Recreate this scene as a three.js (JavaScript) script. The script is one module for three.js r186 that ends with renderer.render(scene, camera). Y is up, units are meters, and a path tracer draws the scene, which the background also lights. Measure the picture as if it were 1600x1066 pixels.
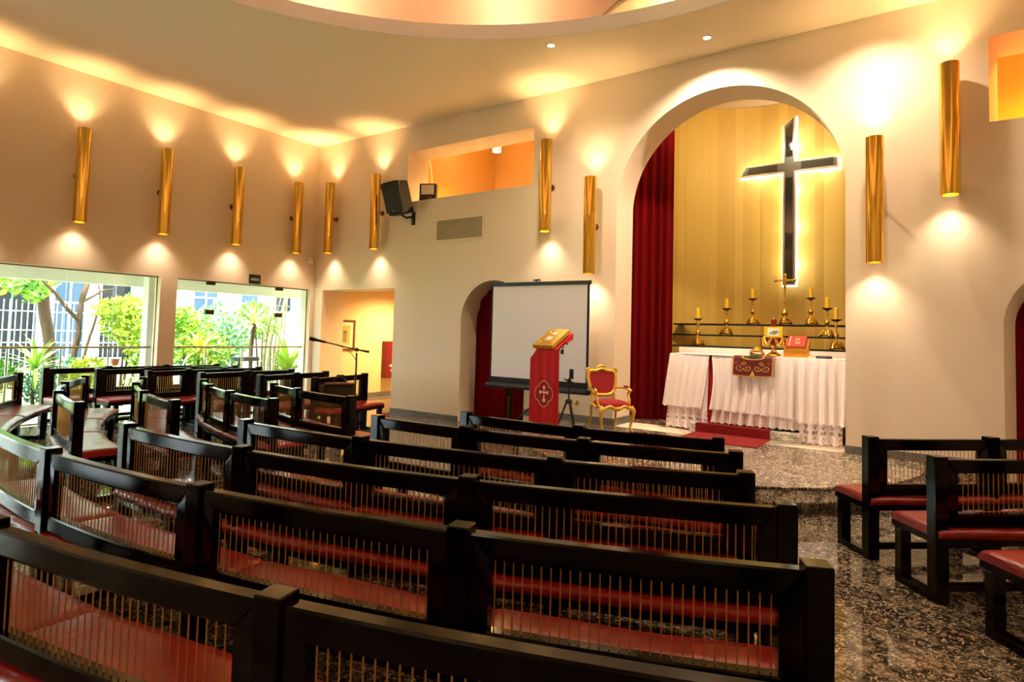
import * as THREE from 'three';
import { RoundedBoxGeometry } from 'three/addons/geometries/RoundedBoxGeometry.js';
import { mergeGeometries, toCreasedNormals } from 'three/addons/utils/BufferGeometryUtils.js';
import { RectAreaLightUniformsLib } from 'three/addons/lights/RectAreaLightUniformsLib.js';

// ---------- camera ----------
const scene = new THREE.Scene();
const camera = new THREE.PerspectiveCamera(2 * Math.atan(533 / 958.95) * 180 / Math.PI, 1600 / 1066, 0.05, 200);
camera.position.set(0, 1.6, 0);
camera.rotation.set(0.0494, 0.612, 0.0264, 'YXZ');
camera.setViewOffset(1600, 1066, 0, 58.2, 1600, 1066);

// ---------- sky, sun, exposure ----------
const EXPOSURE = 2.55, SKY = 6.8, SUN = 9.5, SCONCE_UP = 2.15, SCONCE_DOWN = 1.7, COVE = 0.85, DOWNLIGHT = 9.5, APSE = 42;
const sunDir = new THREE.Vector3(0.12, 0.95, 0.22).normalize();
scene.background = new THREE.Color('#f2f6ff');   // bright even haze
scene.backgroundIntensity = SKY;
const sun = new THREE.DirectionalLight(0xfff3e0, SUN);
sun.position.copy(sunDir).multiplyScalar(40).add(new THREE.Vector3(-12, 0, -5)); sun.target.position.set(-12, 0, -5);
sun.castShadow = true; sun.shadow.mapSize.set(2048, 2048);
Object.assign(sun.shadow.camera, { left: -25, right: 25, top: 25, bottom: -25, near: 1, far: 90 });
scene.add(sun, sun.target);
const renderer = new THREE.WebGLRenderer({ antialias: true });
renderer.toneMapping = THREE.LinearToneMapping;
renderer.toneMappingExposure = EXPOSURE;
renderer.shadowMap.enabled = true;
RectAreaLightUniformsLib.init();

// ---------- helpers ----------
let seed = 12345;
const rnd = () => { seed = (seed + 0x6d2b79f5) | 0; let t = Math.imul(seed ^ (seed >>> 15), 1 | seed); t = (t + Math.imul(t ^ (t >>> 7), 61 | t)) ^ t; return ((t ^ (t >>> 14)) >>> 0) / 4294967296; };
const rr = (a, b) => a + (b - a) * rnd();
const V = (x, y, z) => new THREE.Vector3(x, y, z);
const lerp = (a, b, t) => a + (b - a) * t;
const names = {};
function numbered(n) { const k = names[n] = (names[n] ?? -1) + 1; return k ? n + '_' + String(k).padStart(3, '0') : n; }
function tag(o, label, category, group) { o.userData.label = label; o.userData.category = category; if (group) o.userData.group = group; return o; }
function thing(name, label, category, [x, y, z] = [0, 0, 0], turn = 0, group) {
  const o = new THREE.Group(); o.name = numbered(name); o.position.set(x, y, z); o.rotation.y = turn; scene.add(o);
  return tag(o, label, category, group);
}
function structure(name, pos = [0, 0, 0]) { const o = new THREE.Group(); o.name = numbered(name); o.position.set(...pos); o.userData.kind = 'structure'; scene.add(o); return o; }
function part(name, geo, m, parent, pos, rot) {
  const o = new THREE.Mesh(Array.isArray(geo) ? merge(geo) : geo, m);
  o.name = name; o.castShadow = o.receiveShadow = true;
  if (pos) o.position.set(...pos);
  if (rot) o.rotation.set(...rot);
  parent.add(o);
  return o;
}
function solo(name, geo, m, label, category, pos, rot, group) { const o = part(numbered(name), geo, m, scene, pos, rot); return tag(o, label, category, group); }
function struct(name, geo, m, pos, rot) { const o = part(numbered(name), geo, m, scene, pos, rot); o.userData.kind = 'structure'; return o; }
function clean(g) {
  const n = g.index ? g.toNonIndexed() : g;
  for (const k of Object.keys(n.attributes)) if (!['position', 'normal', 'uv'].includes(k)) n.deleteAttribute(k);
  if (!n.attributes.uv) n.setAttribute('uv', new THREE.BufferAttribute(new Float32Array(n.attributes.position.count * 2), 2));
  if (!n.attributes.normal) n.computeVertexNormals();
  return n;
}
const merge = (list) => mergeGeometries(list.map(clean));
const move = (g, x, y, z) => g.translate(x, y, z);
const rbox = (w, h, d, r = 0.004, seg = 1) => new RoundedBoxGeometry(w, h, d, seg, Math.min(r, w / 2.01, h / 2.01, d / 2.01));
function bx(x0, x1, y0, y1, z0, z1, r = 0) {
  const w = x1 - x0, h = y1 - y0, d = z1 - z0;
  const g = r ? rbox(w, h, d, r) : new THREE.BoxGeometry(w, h, d);
  const p = g.translate((x0 + x1) / 2, (y0 + y1) / 2, (z0 + z1) / 2);
  return r ? p : boxUV(p);
}
// texture coordinates in metres, taken from the axis that each face looks along
function boxUV(g) {
  const n = g.index ? g.toNonIndexed() : g, p = n.attributes.position, q = n.attributes.normal, uv = new Float32Array(p.count * 2);
  for (let i = 0; i < p.count; i++) {
    const ax = Math.abs(q.getX(i)), ay = Math.abs(q.getY(i)), az = Math.abs(q.getZ(i));
    const [u, v] = ay >= ax && ay >= az ? [p.getX(i), p.getZ(i)] : ax >= az ? [p.getZ(i), p.getY(i)] : [p.getX(i), p.getY(i)];
    uv[i * 2] = u; uv[i * 2 + 1] = v;
  }
  n.setAttribute('uv', new THREE.BufferAttribute(uv, 2));
  return n;
}
function fromQuads(rings, closedRing, capped, crease = 0.6, uvs) {
  // rings: list of cross-sections with the same number of points; returns one solid or sheet
  const pos = [], uv = [], k = rings[0].length, n = rings.length, m = closedRing ? k : k - 1;
  const put = (...ids) => ids.forEach(([i, j]) => { const p = rings[i][j % k]; pos.push(p.x, p.y, p.z); const t = uvs ? uvs(i, j) : [i / (n - 1), j / m]; uv.push(t[0], t[1]); });
  for (let i = 0; i + 1 < n; i++) for (let j = 0; j < m; j++) { put([i, j], [i + 1, j], [i + 1, j + 1]); put([i, j], [i + 1, j + 1], [i, j + 1]); }
  if (capped) for (const i of [0, n - 1]) for (let j = 1; j + 1 < k; j++) i ? put([i, 0], [i, j + 1], [i, j]) : put([i, 0], [i, j], [i, j + 1]);
  if (closedRing && capped) {
    let vol = 0;
    for (let i = 0; i < pos.length; i += 9) {
      const [a, b, c, d, e, f, g, h, l] = pos.slice(i, i + 9);
      vol += a * (e * l - f * h) - b * (d * l - f * g) + c * (d * h - e * g);
    }
    if (vol < 0) for (let i = 0; i < pos.length / 3; i += 3) for (const [arr, s] of [[pos, 3], [uv, 2]]) for (let c = 0; c < s; c++) { const t = arr[(i + 1) * s + c]; arr[(i + 1) * s + c] = arr[(i + 2) * s + c]; arr[(i + 2) * s + c] = t; }
  }
  const g = new THREE.BufferGeometry();
  g.setAttribute('position', new THREE.Float32BufferAttribute(pos, 3)); g.setAttribute('uv', new THREE.Float32BufferAttribute(uv, 2));
  const out = toCreasedNormals(g, crease);
  return out;
}
// a tube through points with a radius at each of them
function taper(points, radii, sides = 8, smooth = 0, flat = 1) {
  let pts = points.map((p) => V(...p)), rs = radii;
  if (smooth) {
    const c = new THREE.CatmullRomCurve3(pts), n = smooth * (pts.length - 1), q = [], r2 = [];
    for (let i = 0; i <= n; i++) { const t = i / n * (pts.length - 1), a = Math.min(Math.floor(t), pts.length - 2); q.push(c.getPoint(i / n)); r2.push(lerp(rs[a] ?? rs, rs[a + 1] ?? rs, t - a)); }
    pts = q; rs = r2;
  }
  if (!Array.isArray(rs)) rs = pts.map(() => rs);
  let up = V(0, 1, 0.013).normalize(), rings = [];
  pts.forEach((p, i) => {
    const t = pts[Math.min(i + 1, pts.length - 1)].clone().sub(pts[Math.max(i - 1, 0)]).normalize();
    if (i === 0 && Math.abs(t.dot(up)) > 0.9) up = V(1, 0, 0.017).normalize();
    const a = up.clone().sub(t.clone().multiplyScalar(up.dot(t))).normalize(), b = t.clone().cross(a); up = a;
    const ring = [];
    for (let j = 0; j < sides; j++) { const w = j / sides * Math.PI * 2; ring.push(p.clone().addScaledVector(a, Math.cos(w) * rs[i]).addScaledVector(b, Math.sin(w) * rs[i] * flat)); }
    rings.push(ring);
  });
  return fromQuads(rings, true, true, 1.0);
}
const lathe = (profile, seg = 24) => new THREE.LatheGeometry(profile.map(([r, y]) => new THREE.Vector2(r, y)), seg);
const cyl = (r, h, seg = 16, r2 = r) => new THREE.CylinderGeometry(r2, r, h, seg);
function shapeOf(points) { const s = new THREE.Shape(); points.forEach(([x, y], i) => i ? s.lineTo(x, y) : s.moveTo(x, y)); s.closePath(); return s; }
const extrude = (s, depth, bevel = 0, curve = 24) => new THREE.ExtrudeGeometry(s, { depth, curveSegments: curve, bevelEnabled: bevel > 0, bevelSize: bevel, bevelThickness: bevel, bevelSegments: 2 });

// ---------- noise and textures ----------
const hash = (x, y, s) => { let h = Math.imul(x, 374761393) + Math.imul(y, 668265263) + Math.imul(s, 974634551); h = Math.imul(h ^ (h >>> 13), 1274126177); return ((h ^ (h >>> 16)) >>> 0) / 4294967296; };
function noise(x, y, per, s) {
  const x0 = Math.floor(x), y0 = Math.floor(y), fx = x - x0, fy = y - y0, u = fx * fx * (3 - 2 * fx), v = fy * fy * (3 - 2 * fy), w = (a) => ((a % per) + per) % per;
  const h = (i, j) => hash(w(x0 + i), w(y0 + j), s);
  return lerp(lerp(h(0, 0), h(1, 0), u), lerp(h(0, 1), h(1, 1), u), v);
}
function fbm(u, v, base, oct, s) { let a = 0, k = 0.5, n = 0; for (let o = 0; o < oct; o++) { const p = base << o; a += k * noise(u * p, v * p, p, s + o); n += k; k *= 0.5; } return a / n; }
function texture(size, fn, srgb, repeat = 1) {
  const data = new Uint8Array(size * size * 4);
  for (let y = 0; y < size; y++) for (let x = 0; x < size; x++) { const c = fn(x / size, y / size, x, y), i = (y * size + x) * 4; data[i] = c[0]; data[i + 1] = c[1] ?? c[0]; data[i + 2] = c[2] ?? c[0]; data[i + 3] = 255; }
  const t = new THREE.DataTexture(data, size, size); t.wrapS = t.wrapT = THREE.RepeatWrapping; t.magFilter = THREE.LinearFilter; t.minFilter = THREE.LinearMipmapLinearFilter; t.generateMipmaps = true;
  if (srgb) t.colorSpace = THREE.SRGBColorSpace;
  t.repeat.set(repeat, repeat); t.needsUpdate = true;
  return t;
}
function canvasTexture(w, h, draw) {
  const c = document.createElement('canvas'); c.width = w; c.height = h; draw(c.getContext('2d'), w, h);
  const t = new THREE.CanvasTexture(c); t.colorSpace = THREE.SRGBColorSpace; return t;
}
// speckled granite: short pale worm-like flecks over brown and near-black ground
const GR = 1024, granitePix = new Float32Array(GR * GR * 3);
{
  for (let y = 0; y < GR; y++) for (let x = 0; x < GR; x++) {
    const n = fbm(x / GR, y / GR, 24, 4, 3), big = fbm(x / GR, y / GR, 3, 3, 9), i = (y * GR + x) * 3, b = 30 + 78 * n * n * 1.6 + 30 * (big - 0.5);
    granitePix[i] = b * 1.04; granitePix[i + 1] = b * 0.94; granitePix[i + 2] = b * 0.8;
  }
  for (let s = 0; s < 8200; s++) {
    let x = rnd() * GR, y = rnd() * GR, a = rnd() * 6.283; const bend = rr(-0.16, 0.16), len = rr(8, 34), w = rr(0.8, 2.6), k = rr(0.35, 1), dark = rnd() < 0.3, tone = dark ? 22 : lerp(95, 190, k);
    for (let t = 0; t < len; t++) {
      x += Math.cos(a); y += Math.sin(a); a += bend;
      const ww = w * Math.sin(Math.PI * (t + 1) / (len + 1));
      for (let dy = -3; dy <= 3; dy++) for (let dx = -3; dx <= 3; dx++) {
        const d = Math.hypot(dx, dy); if (d > ww + 0.5) continue;
        const f = Math.min(1, ww + 0.5 - d) * 0.75, i = ((((Math.floor(y) + dy) % GR) + GR) % GR * GR + (((Math.floor(x) + dx) % GR) + GR) % GR) * 3;
        granitePix[i] = lerp(granitePix[i], tone, f); granitePix[i + 1] = lerp(granitePix[i + 1], tone * 0.92, f); granitePix[i + 2] = lerp(granitePix[i + 2], tone * 0.8, f);
      }
    }
  }
}
const graniteTex = (repeat, gain = 1, gray = 0) => texture(GR, (u, v, x, y) => { const i = (y * GR + x) * 3, m = (granitePix[i] + granitePix[i + 1] + granitePix[i + 2]) / 3; return [0, 1, 2].map((c) => Math.min(255, lerp(granitePix[i + c], m, gray) * gain)); }, true, repeat);
const plasterBump = texture(512, (u, v) => [255 * (0.6 * fbm(u, v, 64, 3, 21) + 0.4 * fbm(u, v, 8, 3, 5))], false, 1);
const leatherBump = texture(512, (u, v) => { const a = fbm(u, v, 5, 3, 31), r = 1 - Math.abs(2 * fbm(u + 0.2 * a, v * 2, 4, 2, 40) - 1) * 2.4; return [255 * Math.min(1, Math.max(0, 0.35 + 0.5 * Math.max(0, r) + 0.12 * fbm(u, v, 60, 2, 8)))]; }, false, 1);
const woodGrain = texture(512, (u, v) => { const g = fbm(u * 1, v * 0.12 + 0.2 * fbm(u, v, 4, 2, 2), 64, 3, 12); return [lerp(150, 200, g), lerp(105, 150, g), lerp(45, 75, g)]; }, true, 1);
const barkTex = texture(256, (u, v) => { const g = fbm(u, v, 16, 4, 77); return [lerp(95, 165, g), lerp(80, 140, g), lerp(65, 115, g)]; }, true, 1);

// ---------- materials ----------
const lin = (hex) => new THREE.Color(hex);
const mat = (color, roughness, more = {}) => new THREE.MeshStandardMaterial({ color: lin(color), roughness, ...more });
const phys = (color, roughness, more = {}) => new THREE.MeshPhysicalMaterial({ color: lin(color), roughness, ...more });
const M = {
  wall: mat('#e8d6be', 0.9, { bumpMap: plasterBump, bumpScale: 0.0015 }),
  ceiling: mat('#f9e5c2', 0.92),
  white: mat('#eeeae2', 0.8),
  dome: mat('#dcbc9e', 0.9),
  orange: mat('#d09c44', 0.9),
  floor: mat('#ffffff', 0.06, { map: graniteTex(0.62, 1.2) }),
  riser: mat('#ffffff', 0.35, { map: graniteTex(0.62, 2.2, 0.6) }),
  platform: mat('#ffffff', 0.14, { map: graniteTex(0.62, 1.4) }),
  grout: mat('#2b2620', 0.6),
  base: mat('#ffffff', 0.3, { map: graniteTex(1.3, 1.25, 0.85) }),
  lacquer: phys('#060203', 0.13, { specularIntensity: 0.38 }),
  lacquerDull: phys('#0a0505', 0.25, { specularIntensity: 0.6 }),
  leather: phys('#8c0e13', 0.3, { bumpMap: leatherBump, bumpScale: 0.006, specularIntensity: 1 }),
  rod: mat('#c4944c', 0.3, { metalness: 0.7 }),
  brass: mat('#e3be58', 0.11, { metalness: 1 }),
  brassDark: mat('#7a5a20', 0.4, { metalness: 1 }),
  gold: mat('#e9c05c', 0.24, { metalness: 1 }),
  giltPaint: mat('#d9a83a', 0.45, { metalness: 0.35 }),
  velvet: phys('#6a0206', 1, { specularIntensity: 0.2, side: THREE.DoubleSide }),
  chairVelvet: phys('#8a0a14', 0.85, { sheen: 1, sheenColor: lin('#c02030'), sheenRoughness: 0.5 }),
  redCloth: mat('#c20a16', 0.75, { side: THREE.DoubleSide }),
  carpet: mat('#7c0409', 1),
  black: mat('#0b0b0c', 0.45),
  blackMatte: mat('#101012', 0.8),
  screen: mat('#e6e4e6', 0.9),
  panel: phys('#d4b050', 0.5, { clearcoat: 0.15, clearcoatRoughness: 0.4 }),
  candle: mat('#f8c41c', 0.5),
  mirror: mat('#c9bba8', 0.25, { metalness: 0.9 }),
  darkGlass: phys('#12201f', 0.06, { clearcoat: 1 }),
  glass: phys('#f4fbf8', 0.0, { transmission: 1, thickness: 0, ior: 1.45 }),
  steel: mat('#b9b4a6', 0.35, { metalness: 0.8 }),
  lace: mat('#efe6e6', 0.85, { side: THREE.DoubleSide }),
  linen: mat('#f4efe8', 0.9, { side: THREE.DoubleSide }),
  lamp: mat('#ffffff', 0.6, { emissive: lin('#ffdcae'), emissiveIntensity: 4 }),
  neon: mat('#ffffff', 0.6, { emissive: lin('#f6fbff'), emissiveIntensity: 1.1 }),
  bark: mat('#9a8c80', 0.95, { map: barkTex }),
  concrete: mat('#cfccc2', 0.9),
  lawn: mat('#74865a', 1),
};
// ---------- the room shell ----------
const D = -8.587, XL = -11.39, XR = 6.4, ZB = 6.2, YC = 5.66, PL = 0.25, T = 0.6;
const ARCH = { x: -2.539, y: 3.588, r: 1.56 };
function archHole(x0, x1, y0, ys) { const h = new THREE.Path(); h.moveTo(x0, y0); h.lineTo(x1, y0); h.lineTo(x1, ys); h.absarc((x0 + x1) / 2, ys, (x1 - x0) / 2, 0, Math.PI, false); h.lineTo(x0, y0); return h; }
function rectHole(x0, x1, y0, y1) { const h = new THREE.Path(); h.moveTo(x0, y0); h.lineTo(x1, y0); h.lineTo(x1, y1); h.lineTo(x0, y1); h.lineTo(x0, y0); return h; }
{
  const s = shapeOf([[XL - 0.22, -0.1], [-11.1, -0.1], [-11.1, 2.45], [-8.88, 2.45], [-8.88, -0.1], [XR + 0.2, -0.1], [XR + 0.2, YC + 0.2], [XL - 0.22, YC + 0.2]]);
  s.holes.push(archHole(ARCH.x - ARCH.r, ARCH.x + ARCH.r, PL, ARCH.y), archHole(-7.15, -5.74, 0.02, 1.83), archHole(0.55, 1.96, 0.02, 1.83), rectHole(-8.63, -5.66, 4.14, 5.13), rectHole(0.45, 3.4, 4.12, 5.1));
  struct('wall_back', boxUV(extrude(s, T, 0, 48)), M.wall, [0, 0, D - T]);
}
// window wall: two glazed openings in view, more of the same behind the camera
const W1 = [-5.33, 0.4], W2 = [-8.5, -5.62], W3 = [0.75, 5.6], HEAD = 2.465, TW = 0.2;
{
  const s = shapeOf([[D, -0.1], [ZB, -0.1], [ZB, YC + 0.2], [D, YC + 0.2]]);
  for (const [a, b] of [W2, W1, W3]) s.holes.push(rectHole(a, b, 0, HEAD));
  struct('wall_left', boxUV(extrude(s, TW).rotateY(-Math.PI / 2)), M.wall, [XL, 0, 0]);
}
struct('wall_right', bx(XR, XR + 0.2, -0.1, YC + 0.2, D, ZB), M.wall);
struct('wall_front', bx(XL - 0.2, XR + 0.2, -0.1, YC + 0.2, ZB, ZB + 0.2), M.wall);
const OC = { x: -2.371, z: -2.049, r: 5.273 };
{
  const s = shapeOf([[XL - 0.2, D - T - 0.02], [XR + 0.2, D - T - 0.02], [XR + 0.2, ZB + 0.2], [XL - 0.2, ZB + 0.2]]);
  const h = new THREE.Path(); h.absarc(OC.x, OC.z, OC.r, 0, Math.PI * 2, false); s.holes.push(h);
  const g = extrude(s, 0.1, 0, 96).rotateX(Math.PI / 2).translate(0, 0.1, 0);   // shape y runs along world z
  struct('ceiling', boxUV(g), M.ceiling, [0, YC, 0]);
  const lip = lathe([[OC.r - 0.02, -0.002], [OC.r, -0.002], [OC.r, 0.2], [OC.r - 0.02, 0.2], [OC.r - 0.02, -0.002]], 128);
  struct('trim_1', lip, M.white, [OC.x, YC, OC.z]);
  const dome = lathe([[6.15, 0.1], [6.15, 0.75], [5.7, 1.05], [0.01, 1.25], [0.01, 1.35], [5.9, 1.2], [6.3, 0.85], [6.3, 0.1], [6.15, 0.1]], 96);
  struct('ceiling_dome', dome, M.dome, [OC.x, YC, OC.z]);
}
// floor: base slab, and the granite slabs that can be told apart near the right-hand benches
{
  const f = structure('floor');
  const g = bx(XL - 0.2, XR + 0.2, -0.1, -0.002, -14.5, ZB + 0.2);
  part('slab', g, M.floor, f);
  const S = 0.46, gap = 0.006, u = [0.345, -0.939], v = [0.939, 0.345];
  const variants = [0, 1, 2, 3, 4].map((k) => { const t = boxUV(bx(-(S - gap) / 2, (S - gap) / 2, -0.02, 0, -(S - gap) / 2, (S - gap) / 2)), q = t.attributes.uv; for (let i = 0; i < q.count; i++) q.setXY(i, q.getX(i) + k * 0.37, q.getY(i) + k * 0.61); return t; });
  for (let i = -14; i < 8; i++) for (let j = -8; j < 16; j++) {
    const a = (i + 0.5) * S, b = (j + 0.5) * S - 1.2, x = 0.05 + u[0] * b + v[0] * a, z = -5.34 + u[1] * b + v[1] * a;
    if (x < -3.4 || x > 2.3 || z > -1.2 || z < -7.4 || Math.hypot(x + 2.6, z + 8.2) < 2.15) continue;
    part('tile', variants[Math.floor(rnd() * 5)], M.floor, f, [x, 0, z], [0, -0.3525 + Math.floor(rnd() * 4) * Math.PI / 2, 0]);
  }
}
// granite skirting
struct('baseboard_back', [bx(-8.88, -7.15, 0, 0.1, D, D + 0.02, 0.003), bx(-5.74, ARCH.x - ARCH.r, PL, PL + 0.11, D, D + 0.02, 0.003), bx(ARCH.x - ARCH.r, ARCH.x - ARCH.r + 0.02, PL, PL + 0.11, D - T, D + 0.02, 0.003), bx(ARCH.x + ARCH.r - 0.01, 0.55, PL * 0.96, PL + 0.1, D, D + 0.02, 0.003), bx(1.96, XR, 0, 0.1, D, D + 0.02, 0.003)], M.base);
// the round sanctuary platform, one step high
{
  const p = structure('floor_sanctuary', [-2.6, 0, -8.2]);
  const top = lathe([[0, PL - 0.03], [2.43, PL - 0.03], [2.445, PL - 0.02], [2.445, PL - 0.004], [2.438, PL], [0, PL]], 96);
  part('platform_top', planarUV(top), M.platform, p);
  const side = lathe([[0.1, 0], [2.437, 0], [2.437, PL - 0.03], [0.1, PL - 0.03]], 96);
  cylUV(side, 2.43);
  part('riser', side, M.riser, p);
  part('apse_floor', bx(-4.9 + 2.6, 0.3 + 2.6, 0, PL - 0.001, -12.2 + 8.2, D + 8.2 + 0.02), M.platform, p);
}
function planarUV(g) { const n = g.toNonIndexed ? (g.index ? g.toNonIndexed() : g) : g, p = n.attributes.position, uv = new Float32Array(p.count * 2); for (let i = 0; i < p.count; i++) { uv[2 * i] = p.getX(i); uv[2 * i + 1] = p.getZ(i); } n.setAttribute('uv', new THREE.BufferAttribute(uv, 2)); return n; }
function cylUV(g, r) { const p = g.attributes.position, uv = g.attributes.uv; for (let i = 0; i < p.count; i++) uv.setXY(i, uv.getX(i) * Math.PI * 2 * r, p.getY(i)); return g; }

// windows: frameless panes, edge channels, a bar across at hip height with short stanchions
function glazing(n, z0, z1, joints, patches) {
  const w = structure('window_' + n), x = XL - 0.13, cuts = [z0, ...joints, z1];
  for (let i = 0; i + 1 < cuts.length; i++) part('pane', new THREE.BoxGeometry(0.008, HEAD - 0.03, cuts[i + 1] - cuts[i] - 0.008), M.glass, w, [x, HEAD / 2, (cuts[i] + cuts[i + 1]) / 2]);
  part('channel', [bx(x - 0.012, x + 0.012, HEAD - 0.02, HEAD, z0, z1), bx(x - 0.012, x + 0.012, 0, 0.02, z0, z1), bx(x - 0.01, x + 0.01, 0, HEAD, z0, z0 + 0.012), bx(x - 0.01, x + 0.01, 0, HEAD, z1 - 0.012, z1)], M.brassDark, w);
  const bar = taper([[x - 0.07, 1.195, z0 + 0.03], [x - 0.07, 1.195, z1 - 0.03]], 0.019, 8);
  part('rail', bar, mat('#a5814c', 0.45), w);
  for (const z of joints) part('stanchion', cyl(0.016, 1.18, 10), M.steel, w, [x - 0.07, 0.59, z]);
  for (const [z, y] of patches) part('lock', bx(x - 0.025, x + 0.025, y - 0.045, y + 0.045, z - 0.085, z + 0.085, 0.006), mat('#4a3524', 0.4, { metalness: 0.6 }), w);
  return w;
}
glazing(1, W1[0], W1[1], [-4.63, -3.94, -3.25, -2.5, -1.75, -1, -0.3], []);
glazing(2, W2[0], W2[1], [-7.78, -7.06, -6.31], [[-6.31, 1.87], [-7.8, 1.87], [-6.31, HEAD - 0.03], [-7.8, HEAD - 0.03]]);
glazing(3, W3[0], W3[1], [1.7, 2.7, 3.7, 4.7], []);

// hallway behind the opening at the left end of the altar wall
struct('wall_hall', [bx(-11.55, -11.35, 0, 2.9, -13.2, D - T), bx(-11.35, -8.3, 0, 2.9, -13.2, -13), bx(-8.5, -8.3, 0, 2.9, -13, D - T)], mat('#e8cfa2', 0.9));
struct('ceiling_hall', bx(-11.55, -8.3, 2.9, 3.0, -13.2, D - T), M.ceiling);
struct('baseboard_hall', bx(-11.35, -11.33, 0, 0.1, -13, D - T, 0.003), M.base);
// choir-loft rooms behind the two high openings
for (const [k, x0, x1] of [['left', -8.78, -5.4], ['right', 0.3, 3.5]]) {
  struct('wall_loft_' + k, [bx(x0 - 0.15, x0, 3.9, 6.1, -11.8, D - T), bx(x1, x1 + 0.15, 3.9, 6.1, -11.8, D - T), bx(x0, x1, 3.9, 6.1, -11.8, -11.65)], k === 'left' ? M.orange : mat('#e0a030', 0.9));
  struct('floor_loft_' + k, bx(x0, x1, 3.95, 4.05, -11.65, D - T), M.ceiling);
  struct('ceiling_loft_' + k, bx(x0 - 0.15, x1 + 0.15, 6.1, 6.2, -11.8, D - T), M.ceiling);
}
// splayed reveals of the openings at the right edge
{
  const ring = (pts, inset) => { const rings = pts.map(([x, y, nx, ny]) => [V(x, y, D - 0.001), V(x + nx * inset, y + ny * inset, D - 0.42), V(x + nx * inset, y + ny * inset, D - T), V(x, y, D - T)]); return fromQuads(rings, true, true, 0.5); };
  const cx = 1.255, r = 0.705, arch = [[cx - r, 0.02, 1, 0]]; for (let i = 0; i <= 24; i++) { const a = Math.PI - i / 24 * Math.PI; arch.push([cx + Math.cos(a) * r, 1.83 + Math.sin(a) * r, -Math.cos(a), -Math.sin(a)]); } arch.push([cx + r, 0.02, -1, 0]);
  struct('wall_reveal_arch', ring(arch, 0.13), M.wall);
  struct('wall_reveal_loft', ring([[0.45, 4.12, 1, 0], [0.45, 5.1, 1, -0.4], [3.4, 5.1, -1, -0.4], [3.4, 4.12, -1, 0]], 0.1), M.wall);
}
// the apse: a round room of upright gilded panels
const AP = { x: -2.3, z: -9.6, r: 2.4, h: 6.02 };
{
  const a = structure('wall_apse');
  const half = new THREE.LatheGeometry([[AP.r + 0.03, 0], [AP.r + 0.15, 0], [AP.r + 0.15, AP.h], [AP.r + 0.03, AP.h], [AP.r + 0.03, 0]].map(([r, y]) => new THREE.Vector2(r, y)), 48, Math.PI / 2 - 0.17, Math.PI + 0.34);
  part('backing', half, M.panel, a, [AP.x, 0, AP.z]);
  const count = 54, step = (Math.PI + 0.34) / count, w = AP.r * step;
  const g = [0, 1, 2].map((k) => boxUV(bx(-w / 2 - 0.003, w / 2 + 0.003, 0.26, AP.h - 0.005, -0.012, 0.012, 0.002).rotateY([0.035, -0.02, 0.05][k])));
  const tones = ['#d4b052', '#c8a446', '#dcbb5e'].map((c) => phys(c, 0.4, { clearcoat: 0.12, clearcoatRoughness: 0.4 }));
  for (let i = 0; i < count; i++) {
    const t = Math.PI + 0.17 - step * (i + 0.5);
    part('panel', g[i % 3], tones[Math.floor(rnd() * 3)], a, [AP.x + Math.cos(t) * AP.r, 0, AP.z - Math.sin(t) * AP.r], [0, t - Math.PI / 2, 0]);
  }
  struct('ceiling_apse', lathe([[0, AP.h], [AP.r + 0.2, AP.h], [AP.r + 0.2, AP.h + 0.08], [0, AP.h + 0.08]], 48), M.ceiling, [AP.x, 0, AP.z]);
  struct('wall_apse_top', bx(AP.x - AP.r - 0.2, AP.x + AP.r + 0.2, YC + 0.2, AP.h + 0.1, D - T, D - T + 0.1), M.wall);
}
// ---------- lamps ----------
function spot(color, power, angle, pen, pos, aim, radius = 1) {
  const l = new THREE.SpotLight(color, power, 0, angle, pen, 2); l.name = 'spot_light';
  l.position.set(...pos); l.target.position.set(...aim); l.castShadow = true; l.shadow.radius = radius; scene.add(l, l.target); return l;
}
function point(color, power, pos, radius = 1) { const l = new THREE.PointLight(color, power, 0, 2); l.name = 'point_light'; l.position.set(...pos); l.castShadow = true; l.shadow.radius = radius; scene.add(l); return l; }
const WARM = 0xffd69c, WARM_DOWN = 0xffe6c6, AMBER = 0xffbe84;
const LL = 1.51, sconceTube = lathe([[0.088, 0], [0.094, -0.0005], [0.097, 0.003], [0.097, LL - 0.003], [0.094, LL + 0.0005], [0.088, LL], [0.087, LL / 2], [0.088, 0]], 40);
const sconceMount = merge([lathe([[0, 0], [0.052, 0], [0.055, 0.006], [0.05, 0.014], [0.03, 0.018], [0, 0.018]], 24).rotateX(Math.PI / 2), cyl(0.016, 0.13, 14).rotateX(Math.PI / 2).translate(0, 0, 0.075), lathe([[0.017, -0.01], [0.028, -0.01], [0.03, 0], [0.028, 0.01], [0.017, 0.01]], 20).rotateX(Math.PI / 2).translate(0, 0, 0.03)]);
const sconceBulb = lathe([[0, 0], [0.075, 0], [0.08, 0.008], [0.074, 0.016], [0, 0.02]], 24);
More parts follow.
